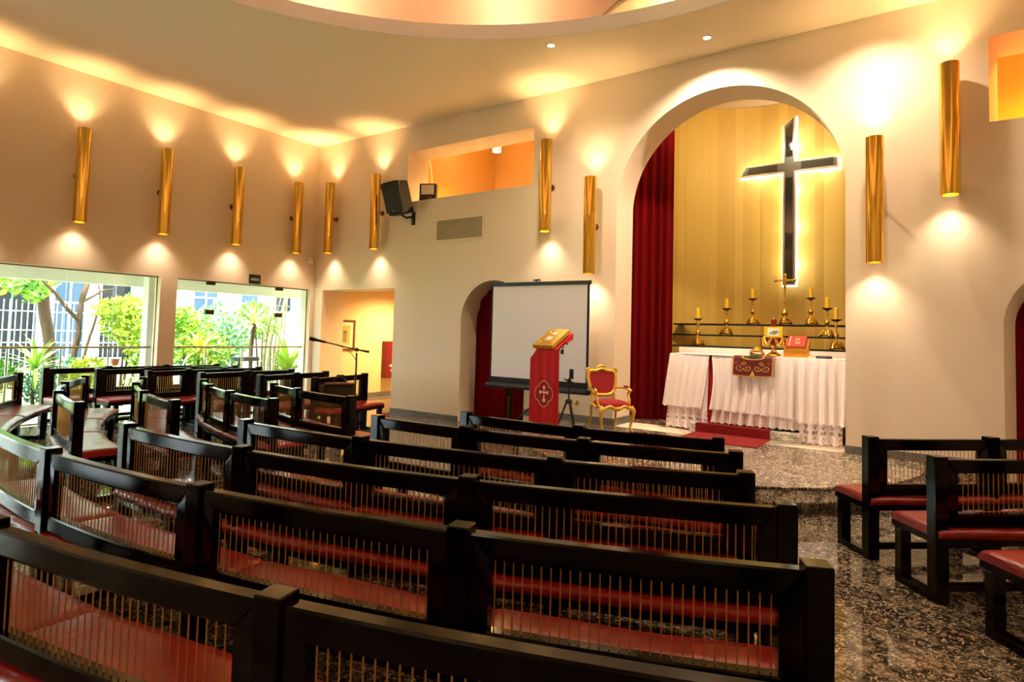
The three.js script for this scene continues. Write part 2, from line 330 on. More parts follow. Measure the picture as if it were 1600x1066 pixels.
function sconce(label, top, wallPoint, turn, off = 0.2) {
  // the tube stands off the wall; both open ends throw a scallop on it
  const t = thing('wall_sconce', label, 'wall lamp', [wallPoint[0], top - LL, wallPoint[1]], turn, 'brass tube sconces');
  part('tube', sconceTube, M.brass, t, [0, 0, off]);
  part('wall_mount', sconceMount, M.brassDark, t, [0, LL / 2, 0]);
  part('bulb', sconceBulb, M.lamp, t, [0, LL - 0.075, off]);
  part('bulb', sconceBulb, M.lamp, t, [0, 0.075, off], [Math.PI, 0, 0]);
  const x = wallPoint[0] + Math.sin(turn) * off, z = wallPoint[1] + Math.cos(turn) * off;
  spot(WARM, SCONCE_UP, 0.84, 1, [x, top - 0.045, z], [x, top + 2, z], 1.5);
  spot(WARM_DOWN, SCONCE_DOWN, 0.9, 1, [x, top - LL + 0.045, z], [x, top - LL - 2, z], 1.5);
}
const zs = [-7.94, -6.59, -5.23, -3.95, -2.6, -1.25, 0.1];
['brass tube sconce on window wall nearest the corner', 'second brass tube sconce on window wall counted from the corner', 'third brass tube sconce on window wall counted from the corner', 'fourth brass tube sconce on window wall counted from the corner', 'fifth brass tube sconce on window wall counted from the corner', 'sixth brass tube sconce on window wall counted from the corner', 'seventh brass tube sconce on window wall counted from the corner']
  .forEach((label, i) => sconce(label, 4.7, [XL, zs[i]], Math.PI / 2));
[['lower brass tube sconce beside the room corner, left of the loudspeaker', 4.73, -10.72], ['brass tube sconce directly behind the black loudspeaker', 4.735, -9.3], ['higher brass tube sconce just right of the high opening', 4.79, -5.28], ['lower brass tube sconce above the projection screen corner', 4.07, -4.46], ['lower brass tube sconce just right of the large arch', 4.07, -0.65], ['highest brass tube sconce beside the amber opening at right', 4.8, 0.085]]
  .forEach(([label, top, x]) => sconce(label, top, [x, D], 0));

for (const z of [-6.6, -3.9, -1.2, 1.5, 4.2]) sconce('brass tube sconce on the right-hand wall outside the photo', 4.7, [XR, z], -Math.PI / 2);
for (const x of [-9, -6.2, -3.4, -0.6, 2.2, 5]) sconce('brass tube sconce on the rear wall outside the photo', 4.7, [x, ZB], Math.PI);
sconce('brass tube sconce right of the amber opening, outside the photo', 4.79, [4.2, D], 0);
// recessed ceiling downlights
const dlTrim = lathe([[0.05, 0.01], [0.05, -0.004], [0.058, -0.008], [0.068, -0.004], [0.07, 0.0], [0.05, 0.01]], 28), dlGlow = lathe([[0, 0], [0.05, 0], [0.05, 0.006], [0, 0.006]], 24);
function downlight(label, x, z, power = DOWNLIGHT) {
  const t = thing('ceiling_downlight', label, 'ceiling light', [x, YC, z], 0, 'recessed ceiling downlights');
  part('trim_ring', dlTrim, M.steel, t); part('lamp_face', dlGlow, M.lamp, t, [0, -0.003, 0]);
  spot(WARM_DOWN, power, 1.2, 0.7, [x, YC - 0.02, z], [x, 0, z], 2.5);
}
downlight('recessed ceiling downlight left of the large arch, under the round opening', -4.47, -7.15);
downlight('recessed ceiling downlight above the large arch', -2.57, -8.07, 26);
for (const [x, z] of [[3.6, -6.4], [5.2, -1.5], [3, 4.8], [-2, 5.3], [-9.3, 4.2], [-0.6, -7.9]]) downlight('recessed ceiling downlight outside the pictured part of the ceiling', x, z);
// cove lamps hidden behind the lip of the round opening
for (let i = 0; i < 14; i++) {
  const a = (i + 0.35) / 14 * Math.PI * 2, r = 5.75, x = OC.x + Math.cos(a) * r, z = OC.z + Math.sin(a) * r;
  const t = solo('cove_light', new THREE.CapsuleGeometry(0.02, 0.5, 3, 10).rotateZ(Math.PI / 2), mat('#fff2dd', 0.6, { emissive: lin('#ffe0c0'), emissiveIntensity: 5 }), 'tube lamp hidden above the rim of the round ceiling opening', 'cove light', [x, YC + 0.22, z], [0, -a + Math.PI / 2, 0], 'cove lamps above the ceiling rim');
  point(0xffe6cc, COVE, [x, YC + 0.27, z], 2);
}
// hallway, lofts
function canLamp(label, x, y, z, power, color = 0xffc878) {
  const t = thing('can_light', label, 'ceiling light', [x, y, z]);
  part('housing', lathe([[0.085, 0], [0.092, 0], [0.092, 0.17], [0, 0.17], [0, 0.165], [0.085, 0.16], [0.085, 0]], 28), M.white, t);
  part('lamp_face', lathe([[0, 0.012], [0.083, 0.012], [0.083, 0.02], [0, 0.02]], 24), M.lamp, t);
  spot(color, power, 1.35, 0.6, [x, y - 0.01, z], [x, y - 2, z], 4);
}
{
  const y = 5.27, can = canLamp('white cylinder lamp on ceiling of the high opening', -7.35, y, -9.8, 20);
  solo('lamp_stem', cyl(0.012, 6.1 - y - 0.17, 8), M.white, 'thin white stem above the cylinder lamp in the high opening', 'lamp stem', [-7.35, (6.1 + y + 0.17) / 2, -9.8]);
}
canLamp('white cylinder lamp inside the amber opening at right', 1.6, 5.93, -10.4, 42, 0xff9c30);
canLamp('white cylinder lamp in the hallway ceiling', -10.2, 2.73, -10.6, 30, 0xffcf8c);
// apse lamps on the hidden inner face of the altar wall, either side of the arch
for (const [x, s, aim] of [[-3.6, 'left', [-4.1, 3.4, -11.2]], [-2.3, 'middle', [-2.3, 1.5, -10.6]], [-1.0, 'right', [-0.4, 3.4, -11.2]]]) {
  const t = thing('apse_floodlight', 'hidden flood lamp above the ' + s + ' of the large arch, inside the apse', 'flood light', [x, 5.78, D - T - 0.08]);
  part('housing', bx(-0.35, 0.35, -0.1, 0.1, -0.02, 0.08, 0.006), M.black, t);
  part('lamp_face', bx(-0.33, 0.33, -0.085, 0.085, -0.028, -0.02), mat('#ffffff', 0.6, { emissive: lin('#ffd27a'), emissiveIntensity: 6 }), t);
  const l = new THREE.RectAreaLight(s === 'middle' ? 0xfff0d8 : 0xffe4b0, APSE, 0.66, 0.17); l.name = 'area_light'; l.position.set(x, 5.78, D - T - 0.12); l.lookAt(...aim); scene.add(l);
}
// ---------- pews: curved benches, each bay a framed back of brass rods over its own cushion ----------
const PH = 0.905, PW = 0.085;
const rodGeo = new THREE.CylinderGeometry(0.0027, 0.0027, 0.262, 6);
const cushionProfile = [[-0.05, 0.402], [-0.062, 0.418], [-0.06, 0.44], [-0.045, 0.454], [0, 0.462], [0.17, 0.467], [0.33, 0.462], [0.385, 0.452], [0.402, 0.436], [0.4, 0.415], [0.385, 0.402]];
const chamfer = [[-0.5, 0.1], [-0.42, 0], [0.42, 0], [0.5, 0.1], [0.5, 0.9], [0.42, 1], [-0.42, 1], [-0.5, 0.9]];
function pew(label, posts, R, toward, opt = {}) {
  const p0 = posts[0], p1 = posts[posts.length - 1], mid = [(p0[0] + p1[0]) / 2, (p0[1] + p1[1]) / 2], ch = Math.hypot(p1[0] - p0[0], p1[1] - p0[1]);
  const u = [(p1[0] - p0[0]) / ch, (p1[1] - p0[1]) / ch]; let n = [-u[1], u[0]];
  if (n[0] * (toward[0] - mid[0]) + n[1] * (toward[1] - mid[1]) < 0) n = [-n[0], -n[1]];
  const k = Math.sqrt(R * R - ch * ch / 4); let c = [mid[0] + n[0] * k, mid[1] + n[1] * k];
  const e = posts.reduce((s, p) => s + Math.hypot(p[0] - c[0], p[1] - c[1]) - R, 0) / posts.length;
  c = [c[0] - n[0] * e, c[1] - n[1] * e];
  const at = posts.map((p) => Math.atan2((p[0] - c[0]) * u[0] + (p[1] - c[1]) * u[1], -((p[0] - c[0]) * n[0] + (p[1] - c[1]) * n[1])));
  const t = thing('pew', label, 'pew', [mid[0], 0, mid[1]], 0, opt.group);
  const P = (s, d, y) => { const a = s / R, r = R - d; return V(c[0] + (-n[0] * Math.cos(a) + u[0] * Math.sin(a)) * r - mid[0], y, c[1] + (-n[1] * Math.cos(a) + u[1] * Math.sin(a)) * r - mid[1]); };
  const S = at.map((a) => a * R);
  const yaw = (s) => { const a = s / R, tx = n[0] * Math.sin(a) + u[0] * Math.cos(a), tz = n[1] * Math.sin(a) + u[1] * Math.cos(a); return Math.atan2(-tz, tx); };
  // a bar along the arc with mitred ends: at(t, v) gives arc position and height, v from 0 (low edge) to 1
  const bar = (steps, thick, off, f) => { const rings = []; for (let i = 0; i <= steps; i++) rings.push(chamfer.map(([d, v]) => { const [s, y] = f(i / steps, v); return P(s, off + d * thick, y); })); return fromQuads(rings, true, true, 0.3, (i, j) => [i * 0.2, j * 0.1]); };
  const wood = opt.far ? M.lacquerDull : M.lacquer;
  const postGeo = rbox(PW, PH, PW, 0.006, 2).translate(0, PH / 2, 0), legGeo = rbox(0.075, 0.36, 0.06, 0.004).translate(0, 0.18, 0), runGeo = rbox(0.07, 0.05, 0.3, 0.004);
  S.forEach((s, i) => {
    const q = P(s, 0, 0), f = P(s, 0.32, 0), b = P(s, 0.16, 0.025), w = [0, yaw(s), 0];
    part('post', postGeo, wood, t, [q.x, 0, q.z], w);
    part('leg', legGeo, wood, t, [f.x, 0, f.z], w);
    part('floor_runner', runGeo, wood, t, [b.x, b.y, b.z], w);
  });
  const RW = 0.083, top = PH - 0.02, low = 0.468, SW = 0.075, steps = Math.max(3, Math.round(10 * (S[1] - S[0]) * (R < 6 ? 1.4 : 1)));
  for (let i = 0; i + 1 < S.length; i++) {
    const a = S[i] + PW / 2 - 0.001, b = S[i + 1] - PW / 2 + 0.001;
    part('top_rail', bar(steps, 0.052, 0, (q, v) => [lerp(a + SW * (1 - v), b - SW * (1 - v), q), top - RW + RW * v]), wood, t);
    part('bottom_rail', bar(steps, 0.052, 0, (q, v) => [lerp(a + SW * v, b - SW * v, q), low + RW * v]), wood, t);
    for (const side of [0, 1]) part('stile', bar(1, 0.05, 0, (q, v) => { const s = side ? lerp(b - SW, b, q) : lerp(a, a + SW, q), in_ = side ? 1 - q : q; return [s, lerp(low + RW * in_, top - RW * in_, v)]; }), wood, t);
    const o0 = a + SW, o1 = b - SW, nr = Math.max(6, Math.round((o1 - o0) / (opt.spacing ?? 0.046))), rods = [];
    for (let r = 0; r < nr; r++) {
      const s = lerp(o0, o1, (r + 0.5) / nr), q = P(s, 0, low + RW + 0.125);
      if (opt.far) rods.push(rodGeo.clone().translate(q.x, q.y, q.z)); else part('rod', rodGeo, M.rod, t, [q.x, q.y, q.z]);
    }
    if (opt.far) part('rods', rods, M.rod, t).userData.kind = 'stuff';
    // seat: board, cushion, rear stretcher near the floor
    const over = opt.over ?? 0.03, sa = i ? S[i] + 0.003 : S[i] - over, sb = i + 2 < S.length ? S[i + 1] - 0.003 : S[i + 1] + over;
    part('seat_board', bar(steps, 0.44, 0.172, (q, v) => [lerp(sa, sb, q), 0.36 + 0.042 * v]), wood, t);
    const ts = [0, 0.012, 0.035]; for (let j = 1; j < steps; j++) ts.push(j / steps); ts.push(0.965, 0.988, 1);
    const rings = ts.map((q) => { const m = Math.min(q, 1 - q), f = m < 0.005 ? 0.78 : m < 0.02 ? 0.93 : 1; return cushionProfile.map(([d, y]) => P(lerp(sa, sb, q), d, 0.402 + (y - 0.402) * f + 0.003 * Math.sin(i * 2.1 + q * 9))); });
    part('cushion', fromQuads(rings, true, true, 0.9, (i2, j) => [i * 0.37 + ts[i2] * (sb - sa), j * 0.05]), M.leather, t);
    part('stretcher', bar(steps, 0.035, 0, (q, v) => [lerp(S[i] + PW / 2, S[i + 1] - PW / 2, q), 0.07 + 0.05 * v]), wood, t);
  }
  if (opt.plaque !== undefined) { const s = S[opt.plaque], q = P(s, -PW / 2 - 0.003, 0.66); part('plaque', rbox(0.035, 0.06, 0.003, 0.001), mat('#b99a90', 0.6), t, [q.x, q.y, q.z], [0, yaw(s), 0]); }
  return t;
}
const CEN = [-2.5, -7.6];
const near = { group: 'curved pews of the near block', spacing: 0.034 };
pew('nearest curved dark pew, cut off by the bottom of the photo', [[-5.3, -0.75], [-4.0, -0.65], [-2.75, -0.745], [-1.45, -1.03], [-0.06, -1.49]], 10.5, CEN, near);
pew('second nearest curved dark pew, with a small plaque on a back post', [[-5.4, -1.44], [-4.05, -1.39], [-2.7, -1.48], [-1.43, -1.74], [-0.33, -2.18]], 9.5, CEN, { ...near, plaque: 1, over: 0.058 });
pew('curved dark pew of three bays, third from the camera in the near block', [[-4.7, -2.03], [-3.37, -2.09], [-1.9, -2.38], [-0.56, -2.89]], 9, CEN, near);
pew('curved dark pew of three bays, fourth from the camera in the near block', [[-4.32, -2.69], [-3.15, -2.79], [-1.83, -3.09], [-0.86, -3.43]], 9.3, CEN, near);
pew('curved dark pew of three bays, second from the platform in the near block', [[-3.83, -3.57], [-2.93, -3.63], [-2.01, -3.76], [-1.07, -4.02]], 9, CEN, near);
pew('shortest dark pew of the near block, closest to the platform edge', [[-3.45, -4.27], [-2.33, -4.27], [-1.32, -4.5]], 6, CEN, near);
const midB = { group: 'strongly curved pews of the middle block', spacing: 0.034 };
pew('outermost pew of the middle block, running out of the photo at left', [[-7.0, -1.62], [-8.2, -1.9], [-9.35, -2.4], [-10.27, -3.05]], 8, CEN, midB);
pew('strongly curved pew of the middle block, second from the left edge', [[-6.24, -2.3], [-7.39, -2.5], [-8.48, -2.93], [-9.33, -3.5]], 6.5, CEN, midB);
pew('strongly curved pew of the middle block, third from the left edge', [[-5.89, -2.96], [-6.92, -3.1], [-7.94, -3.47], [-8.68, -3.93]], 6.2, CEN, midB);
pew('strongly curved pew of the middle block, right of its three-bay neighbour', [[-5.43, -3.68], [-6.38, -3.77], [-7.22, -3.98], [-7.92, -4.32]], 5.8, CEN, midB);
pew('innermost pew of the middle block, just before the microphone stand', [[-5.13, -4.4], [-6.19, -4.48], [-6.94, -4.7]], 6, CEN, midB);
const farB = { group: 'pews of the far block along the windows', far: true, spacing: 0.036 };
pew('rearmost pew of the far block, right against the window glass', [[-11.14, -3.62], [-11.25, -4.51], [-11.25, -5.41], [-11.04, -6.25]], 8, CEN, farB);
pew('second pew of the far block counted from the window glass', [[-10.57, -4.13], [-10.7, -4.86], [-10.66, -5.6], [-10.42, -6.25]], 7, CEN, farB);
pew('third pew of the far block counted from the window glass', [[-9.86, -4.54], [-10.03, -5.17], [-10.06, -5.8], [-9.92, -6.4]], 6, CEN, farB);
pew('two-bay pew of the far block, fourth from the window glass', [[-9.1, -4.94], [-9.3, -5.73], [-9.14, -6.52]], 6, CEN, farB);
pew('two-bay pew of the far block, second from the microphone stand', [[-8.23, -5.36], [-8.47, -6.05], [-8.4, -6.66]], 6, CEN, farB);
pew('front pew of the far block, with the brown leather bag on it', [[-7.38, -5.66], [-7.62, -6.26], [-7.7, -6.87]], 6, CEN, farB);
const rightB = { group: 'straight-looking pews of the right block', spacing: 0.034 };
pew('front pew of the right block, nearest to the sanctuary platform', [[-0.43, -5.36], [0.26, -6.1], [0.95, -6.7]], 12, CEN, rightB);
pew('second pew of the right block, with a wide view of its end frame', [[-0.02, -4.74], [0.72, -5.44], [1.42, -6.06]], 12, CEN, rightB);
pew('nearest pew of the right block, cut off by the right edge of the photo', [[0.44, -4.12], [1.18, -4.83], [1.9, -5.45]], 12, CEN, rightB);
// ---------- sanctuary ----------
function pleated(path, y0, y1, amp, wave, opt = {}) {
  // a hanging cloth of real folds along a floor path, closed front and back
  const pts = []; let total = 0;
  for (let i = 0; i + 1 < path.length; i++) total += Math.hypot(path[i + 1][0] - path[i][0], path[i + 1][1] - path[i][1]);
  const nu = Math.round(total / wave * 10), nv = 10, rings = [], r0 = rr(0, 9);
  for (let i = 0; i <= nu; i++) {
    let s = i / nu * total, k = 0; while (k + 2 < path.length) { const l = Math.hypot(path[k + 1][0] - path[k][0], path[k + 1][1] - path[k][1]); if (s <= l) break; s -= l; k++; }
    const dx = path[k + 1][0] - path[k][0], dz = path[k + 1][1] - path[k][1], l = Math.hypot(dx, dz), x = path[k][0] + dx / l * s, z = path[k][1] + dz / l * s, ring = [];
    const ph = i / nu * total / wave * Math.PI * 2;
    for (let j = 0; j <= nv; j++) {
      const v = j / nv, sway = 0.35 * Math.sin(ph * 0.23 + r0 + v * 2), f = Math.sin(ph + sway + 0.6 * Math.sin(ph * 0.31 + r0)), o = amp * (0.75 + 0.4 * v) * (f > 0 ? Math.pow(f, 0.8) : -Math.pow(-f, 1.3)) * (0.7 + 0.3 * Math.sin(ph * 0.17 + r0));
      ring.push(V(x - dz / l * o, lerp(y1, y0, v), z + dx / l * o));
    }
    rings.push(ring);
  }
  return fromQuads(rings, false, false, 2.5);
}
solo('velvet_curtain', pleated([[-4.45, -9.36], [-3.68, -9.9]], PL + 0.01, 5.95, 0.065, 0.135), M.velvet, 'tall dark red velvet curtain inside the left of the large arch', 'curtain');
solo('velvet_curtain', pleated([[0.02, -9.36], [-0.5, -9.9]], PL + 0.01, 5.95, 0.065, 0.135), M.velvet, 'dark red velvet curtain hidden by the right jamb of the large arch', 'curtain');
solo('velvet_curtain', pleated([[-7.2, -9.05], [-6.42, -9.05]], 0.02, 2.6, 0.035, 0.14), M.velvet, 'dark red curtain in the small left arch, left of its gap', 'curtain');
solo('velvet_curtain', pleated([[-6.28, -9.05], [-5.7, -9.05]], 0.02, 2.6, 0.035, 0.14), M.velvet, 'dark red curtain in the small left arch, right of its gap', 'curtain');
solo('velvet_curtain', pleated([[0.5, -9.05], [2.0, -9.05]], 0.02, 2.6, 0.035, 0.14), M.velvet, 'dark red curtain in the small arch at the right edge', 'curtain');
struct('wall_recess', [bx(-7.4, -5.5, 0, 2.7, -9.9, -9.8), bx(0.3, 2.2, 0, 2.7, -9.9, -9.8), bx(-7.4, -7.3, 0, 2.7, -9.8, D - T), bx(-5.6, -5.5, 0, 2.7, -9.8, D - T), bx(0.3, 0.4, 0, 2.7, -9.8, D - T), bx(2.1, 2.2, 0, 2.7, -9.8, D - T), bx(-7.4, -5.5, 2.7, 2.8, -9.9, D - T), bx(0.3, 2.2, 2.7, 2.8, -9.9, D - T)], M.wall);
{
  const t = thing('gilded_ornament', 'pale gilded scroll ornament on wooden block between the left curtains', 'ornament', [-6.42, 0, -9.4]);
  part('scroll', taper([[-0.05, 0.45, 0], [0.04, 0.5, 0], [0.08, 0.62, 0], [-0.02, 0.72, 0.01], [-0.07, 0.84, 0.01], [0.02, 0.92, 0], [0.08, 0.88, 0]], [0.03, 0.045, 0.05, 0.05, 0.05, 0.04, 0.02], 10, 5), M.giltPaint, t);
  part('block', rbox(0.3, 0.45, 0.25, 0.01).translate(0, 0.225, 0), mat('#8a6a42', 0.6), t);
}
// altar and its step
{
  const s = structure('altar_step', [-2.3, PL, -9.1]);
  part('slab', rbox(1.5, 0.12, 0.2, 0.006).translate(0, 0.06, 0.06), M.riser, s);
}
solo('step_carpet', [bx(-2.95, -1.93, PL + 0.12, PL + 0.132, -9.14, -8.925), bx(-2.95, -1.93, PL + 0.004, PL + 0.132, -8.936, -8.922)], M.carpet, 'red carpet covering the altar step below the white cloth', 'carpet');
solo('red_runner', rbox(1.04, 0.008, 0.78, 0.003).translate(-2.44, PL + 0.005, -8.53), M.carpet, 'red carpet runner lying on the platform in front of the altar step', 'carpet');
const AT = 1.365, AZ = -9.15;
{
  const t = thing('altar', 'wide altar table with red front showing between white cloths', 'altar', [-2.22, PL, AZ - 0.36]);
  part('body', rbox(2.24, AT - PL - 0.04, 0.66, 0.01).translate(0, (AT - PL - 0.04) / 2, 0), M.lacquerDull, t);
  part('red_front', rbox(0.3, AT - PL - 0.06, 0.012, 0.002).translate(-0.58, (AT - PL - 0.04) / 2, 0.337), M.redCloth, t);
  part('table_top', rbox(2.32, 0.04, 0.74, 0.008).translate(0, AT - PL - 0.02, 0), M.lacquerDull, t);
}
const laceAlpha = texture(512, (u, v) => {
  // eyelets gather towards the hem (v = 1 at the hem) in rosettes
  const cx = (u * 6) % 1 - 0.5, cy = v - 0.86, r = Math.hypot(cx / 6 * 2.6, cy), a = Math.atan2(cy, cx), band = v > 0.66;
  const petal = r > 0.05 && r < 0.085 && Math.cos(a * 8) > 0.3, dots = r > 0.11 && r < 0.13 && Math.cos(a * 16) > 0.4, core = r < 0.02;
  return [band && (petal || dots || core) ? 0 : 255];
});
const laceBump = texture(512, (u, v) => [255 * (0.5 * fbm(u, v, 40, 2, 61) + (v > 0.55 ? 0.5 * Math.pow(fbm(u, v, 24, 2, 6), 2) * 2 : 0))]);
const laceLow = mat('#efe4ea', 0.88, { side: THREE.DoubleSide, alphaMap: laceAlpha, transparent: true, bumpMap: laceBump, bumpScale: 0.004 });
const laceTop = mat('#f2e9ea', 0.88, { side: THREE.DoubleSide, bumpMap: laceBump, bumpScale: 0.004 });
function clothPanel(x0, x1, hem, top, z, amp, wave, scallop, flare, edge = (v) => [0, 0], hemAt = () => 0) {
  const nu = Math.round((x1 - x0) / wave * 9), nv = 16, rings = [], r0 = rr(0, 9);
  for (let i = 0; i <= nu; i++) {
    const u = i / nu, ring = [], X = lerp(x0, x1, u), ph = X / wave * Math.PI * 2 + 0.9 * Math.sin(X * 5.1 + r0) + r0;
    for (let j = 0; j <= nv; j++) {
      const v = j / nv, [e0, e1] = edge(v), x = lerp(x0 + e0, x1 + e1, u), down = Math.pow(v, 0.7);
      const y = lerp(top, hem + hemAt(u) - scallop * Math.abs(Math.sin(X / 0.085 * Math.PI)) * v * v, v);
      ring.push(V(x, y, z + down * (amp * (Math.sin(ph) + 0.35 * Math.sin(2.3 * ph + 1)) + flare) + 0.012 * Math.sin(X * 3 + v * 2)));
    }
    rings.push(ring);
  }
  return fromQuads(rings, false, false, 2.5, (i, j) => [lerp(x0, x1, i / nu) / 0.62, j / nv]);
}
{
  const low = thing('lower_lace_cloth', 'lower tier of white lace altar cloth with scalloped open hem', 'altar cloth', [0, 0, 0]);
  part('left_panel', clothPanel(-3.37, -2.83, 0.29, AT - 0.1, AZ + 0.012, 0.022, 0.13, 0.02, 0.09, (v) => [-0.07 * v, 0.0 * v + 0.06 * Math.max(0, v - 0.7)]), laceLow, low);
  part('front_panel', clothPanel(-2.77, -1.55, 0.41, AT - 0.1, AZ + 0.012, 0.024, 0.13, 0.02, 0.07, (v) => [0.03 * Math.sin(v * 3.1) - 0.06 * Math.max(0, v - 0.7), 0]), laceTop, low);
  part('right_panel', clothPanel(-1.58, -1.07, 0.27, AT - 0.1, AZ + 0.015, 0.026, 0.14, 0.025, 0.11), laceLow, low);
  part('side_panel', clothPanel(-0.36, 0.36, 0.29, AT - 0.1, 0, 0.02, 0.13, 0.02, 0.05).rotateY(-Math.PI / 2).translate(-3.39, 0, AZ - 0.37), laceLow, low);
  const up = thing('altar_cloth', 'white pleated altar cloth, upper tier with embroidered border, over the table', 'altar cloth', [0, 0, 0]);
  part('top_sheet', rbox(2.38, 0.012, 0.8, 0.004).translate(-2.22, AT + 0.007, AZ - 0.36), M.linen, up);
  part('left_panel', clothPanel(-3.41, -2.815, 0.6, AT + 0.012, AZ + 0.03, 0.024, 0.12, 0.018, 0.1, (v) => [-0.09 * v, -0.08 * v]), laceTop, up);
  part('front_panel', clothPanel(-2.79, -1.6, 0.6, AT + 0.012, AZ + 0.03, 0.026, 0.12, 0.018, 0.08, (v) => [0.04 * Math.sin(v * 3.1), 0], (u) => -0.04 * u), laceTop, up);
  part('right_panel', clothPanel(-1.62, -1.03, 0.53, AT + 0.012, AZ + 0.034, 0.028, 0.13, 0.02, 0.12), laceTop, up);
  part('side_panel', clothPanel(-0.38, 0.38, 0.6, AT + 0.012, 0, 0.02, 0.13, 0.02, 0.05).rotateY(-Math.PI / 2).translate(-3.41, 0, AZ - 0.36), laceTop, up);
}
// embroidered red and gold cloth over the altar's front edge
const brocade = canvasTexture(512, 320, (g, w, h) => {
  g.fillStyle = '#5c0a08'; g.fillRect(0, 0, w, h);
  g.strokeStyle = '#c8922a'; g.lineWidth = 16; g.strokeRect(8, -10, w - 16, h + 2);
  const scroll = (cx, cy, r, flip, col) => { g.strokeStyle = col; g.lineWidth = 9; g.beginPath(); for (let t = 0; t < 40; t++) { const a = t * 0.2, q = r * (1 - t / 46); g.lineTo(cx + flip * Math.cos(a) * q, cy + Math.sin(a) * q); } g.stroke(); };
  for (const f of [-1, 1]) { scroll(256 + f * 62, 200, 52, f, '#d8a548'); scroll(256 + f * 165, 195, 58, -f, '#c9a03e'); scroll(256 + f * 205, 105, 30, f, '#c23a2a'); scroll(256 + f * 110, 120, 34, f, '#d8a548'); }
  g.fillStyle = '#e0a040'; g.beginPath(); g.moveTo(256, 235); g.lineTo(290, 300); g.lineTo(222, 300); g.fill();
  g.fillStyle = '#2e3a20'; g.beginPath(); g.ellipse(256, 18, 135, 42, 0, 0, 6.3); g.fill(); g.strokeStyle = '#d8a030'; g.lineWidth = 14; g.stroke();
});
{
  const rings = []; const x0 = -2.45, x1 = -1.9;
  for (let i = 0; i <= 24; i++) { const u = i / 24, ring = []; for (let j = 0; j <= 12; j++) { const v = j / 12, s = v * 0.42, over = s < 0.14; ring.push(V(lerp(x0, x1, u) - 0.01 * v, over ? AT + 0.018 : AT + 0.016 - (s - 0.14) * (1 - 0.02 * Math.sin(u * 3.14)) - (v > 0.9 ? 0.02 * Math.sin(u * 3.14) : 0), over ? AZ - 0.03 + s : AZ + 0.115 + 0.03 * v + 0.01 * Math.sin(u * 9))); } rings.push(ring); }
  solo('brocade_cloth', fromQuads(rings, false, false, 1.2, (i, j) => [i / 24, 1 - Math.max(0, (j / 12 - 0.33) / 0.67)]), new THREE.MeshStandardMaterial({ map: brocade, roughness: 0.7, side: THREE.DoubleSide }), 'dark red brocade cloth with gold scrolls hanging over the altar front', 'cloth');
}
{
  const t = thing('veiled_chalice', 'gilded chalice stand carrying a yellow picture block with red knob', 'chalice', [-1.99, AT + 0.014, -9.42]);
  part('base', lathe([[0, 0], [0.1, 0], [0.105, 0.012], [0.09, 0.03], [0.05, 0.06], [0.028, 0.085], [0.022, 0.13], [0.035, 0.15], [0.02, 0.17]], 24), M.gold, t);
  part('swag', [0, 1, 2, 3, 4].map((k) => { const a = k / 5 * 6.283 + 0.3, b = a + 1.0; return taper([[Math.cos(a) * 0.14, 0.27, Math.sin(a) * 0.14], [Math.cos((a + b) / 2) * 0.14, 0.17, Math.sin((a + b) / 2) * 0.14], [Math.cos(b) * 0.14, 0.27, Math.sin(b) * 0.14]], [0.018, 0.024, 0.018], 8, 5); }), M.gold, t);
  part('bowl', lathe([[0.02, 0.16], [0.06, 0.18], [0.1, 0.22], [0.115, 0.27], [0.11, 0.27], [0.02, 0.19]], 24), mat('#7c1416', 0.7), t);
  const face = canvasTexture(128, 96, (g) => { g.fillStyle = '#e2c81e'; g.fillRect(0, 0, 128, 96); g.fillStyle = '#f2f0e6'; g.fillRect(24, 14, 82, 68); g.fillStyle = '#7d8a78'; for (const [x, y, r] of [[72, 54, 18], [90, 48, 12], [46, 60, 9]]) { g.beginPath(); g.arc(x, y, r, 0, 6.3); g.fill(); } });
  const bmat = mat('#ffffff', 0.5, { map: face }), side = mat('#e2c81e', 0.5);
  part('picture_block', new THREE.BoxGeometry(0.24, 0.155, 0.09), [side, side, side, side, bmat, side], t, [0, 0.35, 0.02], [0, 0.1, 0]);
  part('knob', lathe([[0, 0.56], [0.03, 0.545], [0.045, 0.51], [0.035, 0.475], [0.02, 0.45], [0.03, 0.428], [0, 0.428]], 20), mat('#7e1412', 0.4), t);
}
{
  const t = thing('gold_vessel', 'small coiled gold vessel on the altar behind the brocade cloth', 'vessel', [-2.17, AT + 0.02, -9.22]);
  part('coil', [0, 1, 2].map((k) => new THREE.TorusGeometry(0.085 - k * 0.018, 0.016, 8, 28).rotateX(Math.PI / 2 - 0.35 + k * 0.25).translate(0, 0.04 + k * 0.028, 0)), M.gold, t);
  part('dish', lathe([[0, 0], [0.1, 0], [0.12, 0.02], [0.09, 0.016], [0, 0.01]], 24), M.gold, t);
}
function bookGeo(w, d, h) { return [rbox(w, 0.006, d, 0.002).translate(0, 0.003, 0), rbox(w, 0.006, d, 0.002).translate(0, h - 0.003, 0), rbox(0.008, h, d, 0.002).translate(-w / 2 + 0.004, h / 2, 0)]; }
